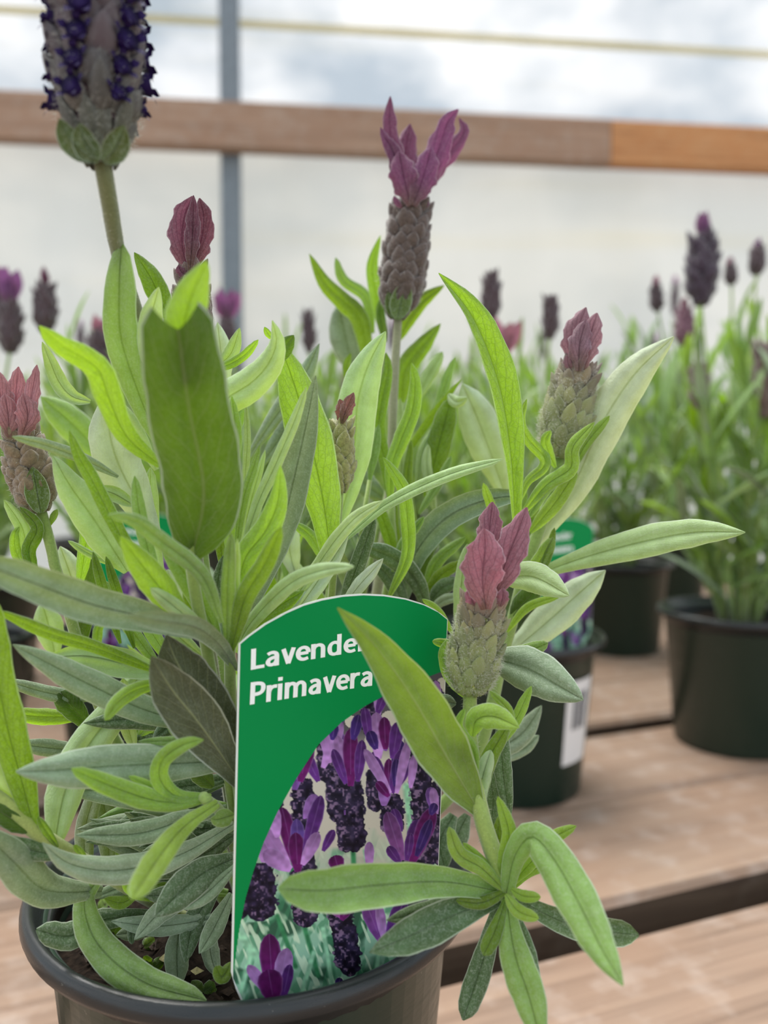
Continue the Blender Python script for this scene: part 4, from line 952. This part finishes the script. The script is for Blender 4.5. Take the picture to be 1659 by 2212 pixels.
def petals(core, lst, d, col, **k):
    for pts, w, dd in lst:
        o = blade_px(plant, pts, w, d+dd, d+dd-.001, jitter(col[:3]+(.30,), .15), 'p', mat=M_PETAL, name='bract', wave=.30, fold=.3, n=22, rag=.10, **k)
        o.parent = core
BR, MV, GR, GB = srgb(96, 74, 70), srgb(118, 84, 98), srgb(112, 124, 68), srgb(140, 146, 100)
s1 = spike_px((218, 352), (200, -110), 178, .165, .162, 9, 10, (srgb(84, 92, 52), srgb(92, 62, 72), srgb(90, 58, 74)), ((0, .06, .2, .4, .8, 1), (.22, .62, .93, 1, .98, .85)), florets=6, fuzz=4500, hair=.0012, size=.9)
for k_, pts in enumerate((((212, 348), (185, 315), (172, 265)), ((222, 348), (250, 320), (268, 270)), ((200, 345), (150, 300), (128, 255)))):
    o = blade_px(plant, pts, 60, .1565, .156, srgb(88, 100, 52)[:3]+(.1,), 'b', name='bract', fold=-.5, n=10, mat=M_LEAF); o.parent = s1
petals(s1, [([(192, -95), (170, -170), (150, -260)], 90, -.004), ([(204, -95), (205, -180), (215, -280)], 90, 0), ([(212, -95), (240, -170), (265, -250)], 84, -.002), ([(200, -95), (190, -170), (200, -240)], 80, .006)], .162, srgb(136, 84, 120))
s2 = spike_px((425, 745), (410, 575), 74, .211, .209, 8, 8, joined=True, cols= (GR, srgb(116, 94, 86), MV), fuzz=500)
petals(s2, [([(408, 592), (394, 530), (398, 470), (416, 424)], 62, -.002), ([(414, 592), (434, 520), (440, 470), (431, 428)], 50, -.001), ([(410, 590), (416, 500), (418, 422)], 34, -.004), ([(408, 600), (390, 585), (386, 572)], 22, -.003)], .209, srgb(120, 74, 88))
s3 = spike_px((858, 686), (890, 432), 98, .27, .268, 12, 9, joined=True, cols=(srgb(104, 116, 60), srgb(92, 76, 68), srgb(78, 54, 66)), rprof=((0, .12, .3, .7, 1), (.3, .8, 1, .9, .72)), fuzz=1500)
petals(s3, [([(878, 440), (858, 350), (842, 285), (843, 208)], 40, -.004), ([(880, 440), (850, 330), (832, 300), (822, 275)], 34, -.005), ([(884, 440), (874, 350), (886, 268)], 62, .003), ([(892, 440), (930, 370), (955, 300), (968, 262), (990, 236)], 56, -.003), ([(888, 445), (872, 380), (862, 325)], 62, -.007), ([(892, 445), (915, 380), (932, 318)], 62, -.007), ([(905, 440), (940, 370), (1000, 290), (992, 255)], 40, .002), ([(868, 450), (856, 435), (850, 424)], 14, -.006), ([(920, 450), (922, 440), (925, 432)], 12, -.004)], .268, srgb(128, 76, 108))
s4 = spike_px((1205, 985), (1252, 785), 108, .236, .235, 9, 12, (srgb(168, 178, 96), srgb(172, 176, 104), srgb(160, 116, 108)), ((0, .12, .35, .75, 1), (.5, .85, 1, .82, .6)), fuzz=6500, hair=.0012)
petals(s4, [([(1243, 800), (1242, 730), (1266, 664)], 58, -.003), ([(1258, 800), (1272, 735), (1290, 676)], 54, -.005), ([(1250, 802), (1252, 745), (1266, 690)], 50, -.006), ([(1232, 800), (1226, 780), (1228, 765)], 20, -.004)], .235, srgb(150, 116, 124))
s5 = spike_px((1012, 1492), (1045, 1290), 112, .2, .197, 8, 12, (srgb(166, 182, 82), srgb(174, 182, 92), srgb(176, 128, 108)), ((0, .1, .35, .75, 1), (.5, .88, 1, .86, .62)), fuzz=6500, hair=.0012)
petals(s5, [([(1056, 1210), (1058, 1140), (1064, 1084)], 56, .002), ([(1060, 1312), (1092, 1215), (1120, 1145), (1138, 1096)], 74, -.002), ([(1050, 1316), (1042, 1250), (1048, 1185), (1046, 1142)], 96, -.006), ([(1030, 1310), (1018, 1290), (1020, 1268)], 30, -.004), ([(1080, 1310), (1086, 1290), (1086, 1270)], 28, -.004)], .197, srgb(156, 104, 118))
s6 = spike_px((86, 1104), (42, 925), 88, .21, .208, 9, 8, joined=True, cols=(srgb(108, 122, 58), srgb(128, 110, 84), srgb(128, 90, 88)), rprof=((0, .1, .3, .75, 1), (.4, .85, 1, .9, .7)), fuzz=1200)
petals(s6, [([(24, 940), (4, 870), (-8, 796)], 54, -.003), ([(36, 940), (34, 860), (40, 792)], 46, -.001), ([(60, 940), (66, 870), (80, 788)], 34, -.004), ([(46, 945), (60, 900), (50, 850)], 50, -.005), ([(20, 945), (18, 900), (10, 850)], 46, -.005)], .208, srgb(168, 120, 118))
s7 = spike_px((735, 1062), (738, 905), 50, .221, .22, 8, 6, joined=True, cols=(srgb(150, 152, 96), srgb(150, 148, 92), srgb(150, 130, 84)), fuzz=900)
petals(s7, [([(738, 915), (748, 885), (764, 848)], 30, -.003), ([(734, 915), (738, 885), (734, 862)], 28, -.002)], .22, srgb(146, 104, 92))

for core_, pts_, w_, d_ in ((s6, [(88, 1108), (80, 1062), (70, 1008)], 54, .2035), (s3, [(858, 690), (868, 645), (882, 606)], 50, .2625), (s3, [(856, 690), (846, 650), (842, 625)], 36, .264)):
    o = blade_px(plant, pts_, w_, d_, d_, srgb(96, 116, 52)[:3]+(.15,), 'b', name='bract', fold=-.4, n=12, mat=M_LEAF); o.parent = core_
# tiny weeds on the soil
for px, py, w in ((150, 1985, 56), (182, 2020, 50), (215, 2078, 44), (262, 2118, 52), (310, 2030, 40), (440, 2128, 44), (395, 2030, 46), (330, 2075, 38), (165, 1955, 50), (300, 2160, 34)):
    g_ = ground(px, py+14, SOILZ); v_ = g_[:2]-POT0[:2]; r_ = np.linalg.norm(v_)
    if r_ > .043: g_[:2] = POT0[:2]+v_*.043/r_
    q_ = g_-CAM; d = q_ @ FWD; px = W/2+F*(q_ @ RT)/d; py = H/2-F*(q_ @ UP)/d-14
    wd_ = thing('weed_seedling', 'tiny green weed sprouting on the dark soil inside the front pot rim', 'weed', P(px, py+14, d), 'weeds on the soil of the front pot')
    for q in range(3):
        a = random.uniform(0, 6.28); blade_px(wd_, [(px, py+14), (px+math.cos(a)*w*.3, py+8), (px+math.cos(a)*w*.6, py+random.uniform(-14, 2))], w*.62, d, d+.004*math.sin(a), 'o' if q else 'y', 'b', n=8, na=4, wave=.4)

# ================================================================== background lavenders
def make_bg(seed, height, spread, nsh, nlv, nfl, stuff=False):
    random.seed(seed)
    root = thing('lavender_plant', 'x', 'lavender', (0, 0, 0))
    acc = ([], [], [], []) 
    heads = []
    for i in range(nsh):
        a = i*2.399+random.uniform(-.3, .3); r = spread*math.sqrt((i+.7)/nsh); h = height*random.uniform(.72, 1.0)*(1-.30*(r/spread)**2)
        top = (r*math.cos(a), r*math.sin(a), h); b = (.012*math.cos(a), .012*math.sin(a), 0)
        if not stuff:
            V, Fc, *_ = tube([b, (top[0]*.45, top[1]*.45, h*.5), top], [.0017, .0013, .0008], 5, 8)
            link('stem', mesh('stem', V, Fc, M_STEM), root, jitter(STEMC))
            shoot_leaves(root, b, top, nlv, random.uniform(1.05, 1.4), ['g', 'g', 'p', 'y', 'b', 'g', 's'], off=random.uniform(0, 6), lo=.12)
        else:
            for q in range(nlv):
                s = .1+.9*q/(nlv-1); p = np.array(b)*(1-s)+np.array(top)*s; aa = random.uniform(0, 6.28); el = random.uniform(.1, 1.3)
                V, Fc, UV = blade_mesh(p, (math.cos(aa)*math.cos(el), math.sin(aa)*math.cos(el), math.sin(el)), random.uniform(.03, .05), random.uniform(.006, .010), random.uniform(.1, .7), 0, n=6, na=2)
                k0 = len(acc[0]); acc[0].extend(V); acc[1].extend([tuple(x+k0 for x in f) for f in Fc]); acc[2].extend(UV)
        heads.append(top)
    if stuff: link('foliage', mesh('foliage', acc[0], acc[1], M_LEAF, True, acc[2]), root, TINT['g'], 'stuff')
    random.shuffle(heads)
    for i in range(nfl):
        hx = np.array(heads[i]); b = hx+np.array([random.uniform(-.01, .01), random.uniform(-.01, .01), random.uniform(.02, .055)]); t_ = b+np.array([random.uniform(-.004, .004), random.uniform(-.004, .004), random.uniform(.022, .034)])
        V, Fc, *_ = tube([hx-np.array([0, 0, .02]), (hx+b)/2, b], [.0012, .0011, .001], 5, 6); link('stem', mesh('stem', V, Fc, M_STEM), root, jitter(STEMC))
        core = spike3d(root, b, t_, lambda s: .0062*float(np.interp(s, (0, .25, .7, 1), (.5, 1, .9, .55))), 6, 6, (srgb(92, 96, 60), srgb(82, 60, 68), srgb(84, 52, 74)), fuzz=0, joined=True)
        if random.random() < .75:
            for q in range(3):
                a = q*2.1+random.uniform(-.4, .4); V, Fc, UV = blade_mesh(t_-np.array([0, 0, .003]), (math.cos(a)*.35, math.sin(a)*.35, 1), random.uniform(.010, .017), .006, -.2, 0, n=6, na=2, pr='p', hintv=(math.cos(a), math.sin(a), .1), wave=.2)
                o = link('bract', mesh('bract', V, Fc, M_PETAL, True, UV), core, jitter(srgb(150, 62, 140)[:3]+(.4,), .2))
    return root
proto = [make_bg(21, .185, .085, 19, 14, 0), make_bg(22, .20, .09, 19, 14, 0), make_bg(25, .19, .09, 20, 13, 0)]
far = [make_bg(23, .19, .11, 34, 14, 3, True), make_bg(24, .20, .11, 34, 14, 2, True)]
used = set()
GP, GQ = 'lavenders in the rows behind the tagged pot', 'pots in the rows behind the tagged pot'
def put(X, d, which, scale, rz, label=None, plabel=None, is_far=False, xy=.86):
    lib = far if is_far else proto; src = lib[which]
    o = src if (is_far, which) not in used else copy_tree(src); used.add((is_far, which))
    y = d
    o.location = (X, y, SOILZ); o.rotation_euler = (0, 0, rz); o.scale = (scale*xy, scale*xy, scale*1.22)
    o['label'] = label or ('lavender plant further back on the bench, blurred among its own kind' if not is_far else 'lavender plant at the far edge of the bench by the film wall')
    if not label: o['group'] = GP if not is_far else 'lavenders along the far edge of the bench'
    elif 'group' in o: del o['group']
    p = make_pot(plabel or ('dark green plastic pot in the rows behind the tagged pot' if not is_far else 'dark green plastic pot at the far edge of the bench'), (X, y, 0), None if plabel else (GQ if not is_far else 'pots along the far edge of the bench'), rz)
    return o, p
oM, _ = put(-.043, .60, 0, 1.0, .4, 'lavender plant standing between the stickered pot and the pot with the half-hidden tag', 'dark green pot between the stickered pot and the pot with the half-hidden tag')
oD, _ = put(-.178, .585, 1, 1.0, 2.1, 'lavender plant behind the tagged one, with a green tag half hidden by leaves', 'dark green pot whose green tag is half hidden by the front lavender')
oA, pA = put(.092, .575, 2, .9, 1.3, 'lavender plant growing in the pot with the white barcode sticker', 'dark green pot with a white barcode sticker on its side')
oB, _ = put(.294, .665, 1, 1.18, 4.0, 'tall dense lavender in the dark pot standing alone beside the open planks', 'dark green pot standing alone on the open planks beside the gap', xy=1.0)
oC, _ = put(.292, 1.0, 0, 1.32, 5.2, 'lavender plant whose dark pot shows in the gap behind the stickered pot', 'dark pot seen in the gap behind the stickered pot, open planks before it', xy=.95)
oE, _ = put(-.315, .57, 2, 1.0, 3.3, 'lavender plant beside the half-hidden tag, purple tufts on its blurred dark spikes', 'dark green pot beside the pot with the half-hidden tag, away from the sticker')
put(-.25, .80, 0, 1.05, .9); put(-.10, .82, 2, 1.05, 5.0); put(.05, .84, 1, 1.05, 2.7); put(-.42, .84, 1, 1.05, .2)
put(.47, .90, 2, 1.35, 2.2, xy=1.02); put(.105, 1.05, 1, 1.25, 1.4, xy=.92)
for i, X in enumerate((-.70, -.465, -.23, .005, .24, .475, .71)):
    put(X, 1.29+.05*X+.02*(i % 2), i % 2, 1.12+.25*(X > .1), i*1.3, is_far=True, xy=.72 if X < .1 else .61)
# flower spikes that stand above the background foliage
def bg_flower(root, px, ybase, ytop, w, d, br=None, cols=None):
    R = Matrix.LocRotScale(root.location, root.rotation_euler, root.scale); Ri = R.inverted()
    b, t_ = P(px, ybase, d), P(px+random.uniform(-4, 4), ytop, d); foot = np.array(root.location)+np.array([(b[0]-root.location[0])*.3, (b[1]-root.location[1])*.3, .06])
    V, Fc, *_ = tube([foot, foot*.4+b*.6+np.array([0, 0, -.01]), b+np.array([0, 0, .001])], [.0014, .0013, .0011], 6, 12)
    objs = [link('stem', mesh('stem', V, Fc, M_STEM), None, jitter(STEMC))]
    rr = w*.5*d/F
    core = spike3d(None, b, t_, lambda s: rr*float(np.interp(s, (0, .2, .7, 1), (.5, 1, .92, .6))), 7, 7, cols or (srgb(92, 96, 60), srgb(78, 60, 64), srgb(84, 56, 72)), fuzz=0, joined=True); objs.append(core)
    if br:
        h, bw, colr_ = br
        for q, a in enumerate((-1.2, -.35, .5, 1.3)):
            dx = math.sin(a); V, Fc, UV = blade_mesh(t_-np.array([0, 0, .002]), (dx*bw, -.25*math.cos(a), 1), h*d/F*random.uniform(.8, 1.05), max(.006, h*.42*d/F), -.15, 0, n=8, na=4, pr='p', hintv=(dx*.5, -1, .1), wave=.3)
            link('bract', mesh('bract', V, Fc, M_PETAL, True, UV), core, jitter(colr_[:3]+(.4,), .15))
    for o in objs: o.parent = root; o.matrix_parent_inverse = Ri
PK, MG = srgb(172, 122, 134), srgb(142, 92, 138)
bg_flower(oB, 1514, 656, 512, 58, .63, (62, .15, MG), (srgb(72, 70, 56), srgb(64, 48, 62), srgb(76, 48, 80)))
bg_flower(oB, 1633, 592, 535, 32, .65, (26, .2, MG)); bg_flower(oB, 1580, 615, 572, 24, .69, (24, .2, PK)); bg_flower(oB, 1420, 672, 620, 26, .69, (30, .1, PK))
bg_flower(oB, 1478, 745, 668, 36, .64, (36, .1, PK), (srgb(112, 84, 84), srgb(124, 84, 98), srgb(136, 86, 108))); bg_flower(oB, 1508, 880, 790, 34, .62, None, (srgb(112, 104, 84), srgb(124, 104, 98), srgb(126, 100, 104))); bg_flower(oB, 1652, 900, 740, 38, .60, None, (srgb(122, 112, 92), srgb(124, 104, 98), srgb(126, 90, 104)))
bg_flower(oA, 1062, 690, 590, 32, .56); bg_flower(oA, 1086, 790, 765, 24, .53, (84, .6, PK)); bg_flower(oA, 1188, 730, 640, 30, .58)
bg_flower(oM, 668, 760, 672, 22, .59); bg_flower(oM, 760, 900, 800, 26, .57, None, (srgb(140, 120, 104),)*3)
bg_flower(oM, 492, 740, 690, 38, .60, (70, .5, MG)); bg_flower(oD, 212, 830, 720, 44, .55, (46, .5, PK)); bg_flower(oD, 235, 900, 800, 38, .57)
bg_flower(oD, 98, 715, 615, 42, .58, (44, .05, srgb(110, 60, 80))); bg_flower(oE, 22, 760, 655, 42, .57, (80, .3, MG)); bg_flower(oE, -5, 700, 640, 38, .58, (70, .4, MG))
# tags and sticker in the background
def bg_tag(px, py_rim, d, rz, label):
    c = copy_tree(tag); c['label'] = label; c['category'] = 'plant tag'
    c.location = tuple(P(px, py_rim, d)); c.rotation_euler = (0, 0, rz); return c
tag_a = bg_tag(1160, 1415, .535, .15, 'blurred green plant tag in the pot with the white sticker')
tag_d = bg_tag(205, 1395, .545, -.35, 'blurred green plant tag half hidden by the front lavender leaves')
def patch(ang0, ang1, z0, z1, mat, dr, name, parent):
    V, Fc = [], []; n = 8
    for i in range(n+1):
        a = ang0+(ang1-ang0)*i/n
        for z in (z0, z1): r = np.interp(z, [.002, PH-.0075], [.049, .0580])+dr; V.append((r*math.cos(a), r*math.sin(a), z))
    for i in range(n): Fc.append((2*i, 2*i+2, 2*i+3, 2*i+1))
    return link(name, mesh(name, V, Fc, mat), parent)
pA.rotation_euler = (0, 0, 0)
st = patch(-1.02, -.48, .028, .086, M_STICK, .0003, 'sticker', pA); st['label'] = 'white barcode sticker'
for k_ in range(9):
    a = -.90+k_*.036; patch(a, a+.012+.012*(k_ % 3 == 0), .052, .078, M_BAR, .0006, 'barcode_bar', st)

# leaves of neighbours and tags slip past each other instead of running through
from mathutils.bvhtree import BVHTree
bpy.context.view_layer.update()
def wtree(o, M=None):
    M = M or o.matrix_world; return BVHTree.FromPolygons([M @ v.co for v in o.data.vertices], [tuple(p.vertices) for p in o.data.polygons])
def settle(root, others):
    obst = [wtree(o) for o in others]
    if not obst: return
    R = root.matrix_world.copy()
    for o in [c for c in root.children if c.name.split('.')[0] == 'leaf']:
        r0, s0 = o.rotation_euler.copy(), o.scale.copy()
        for step in range(40):
            t = wtree(o, R @ Matrix.LocRotScale(o.location, o.rotation_euler, o.scale))
            if not any(t.overlap(b) for b in obst): break
            k = step+1; o.rotation_euler.z = r0.z+(.35*((k+1)//2))*(1 if k % 2 else -1); o.rotation_euler.y = r0.y-.04*k; o.scale = s0*(1-.012*k)
def near(root, dist=.30):
    out = []
    for p_ in bpy.data.objects:
        if p_.parent is None and p_.name.startswith('lavender_plant') and p_ is not root and (p_.location-root.location).length < dist: out += [c for c in p_.children_recursive if c.type == 'MESH']
    return out
TAG_A, TAG_D = tag_a, tag_d
for r_, ex_ in ((oA, TAG_A), (oD, TAG_D), (oM, None), (oE, None)) + tuple((p_, None) for p_ in bpy.data.objects if p_.parent is None and p_.name.startswith('lavender_plant') and p_.location.y > .62 and p_.location.y < 1.15):
    settle(r_, near(r_)+([c for c in ex_.children if c.type == 'MESH' and c.name.startswith('card')] if ex_ else [])); bpy.context.view_layer.update()
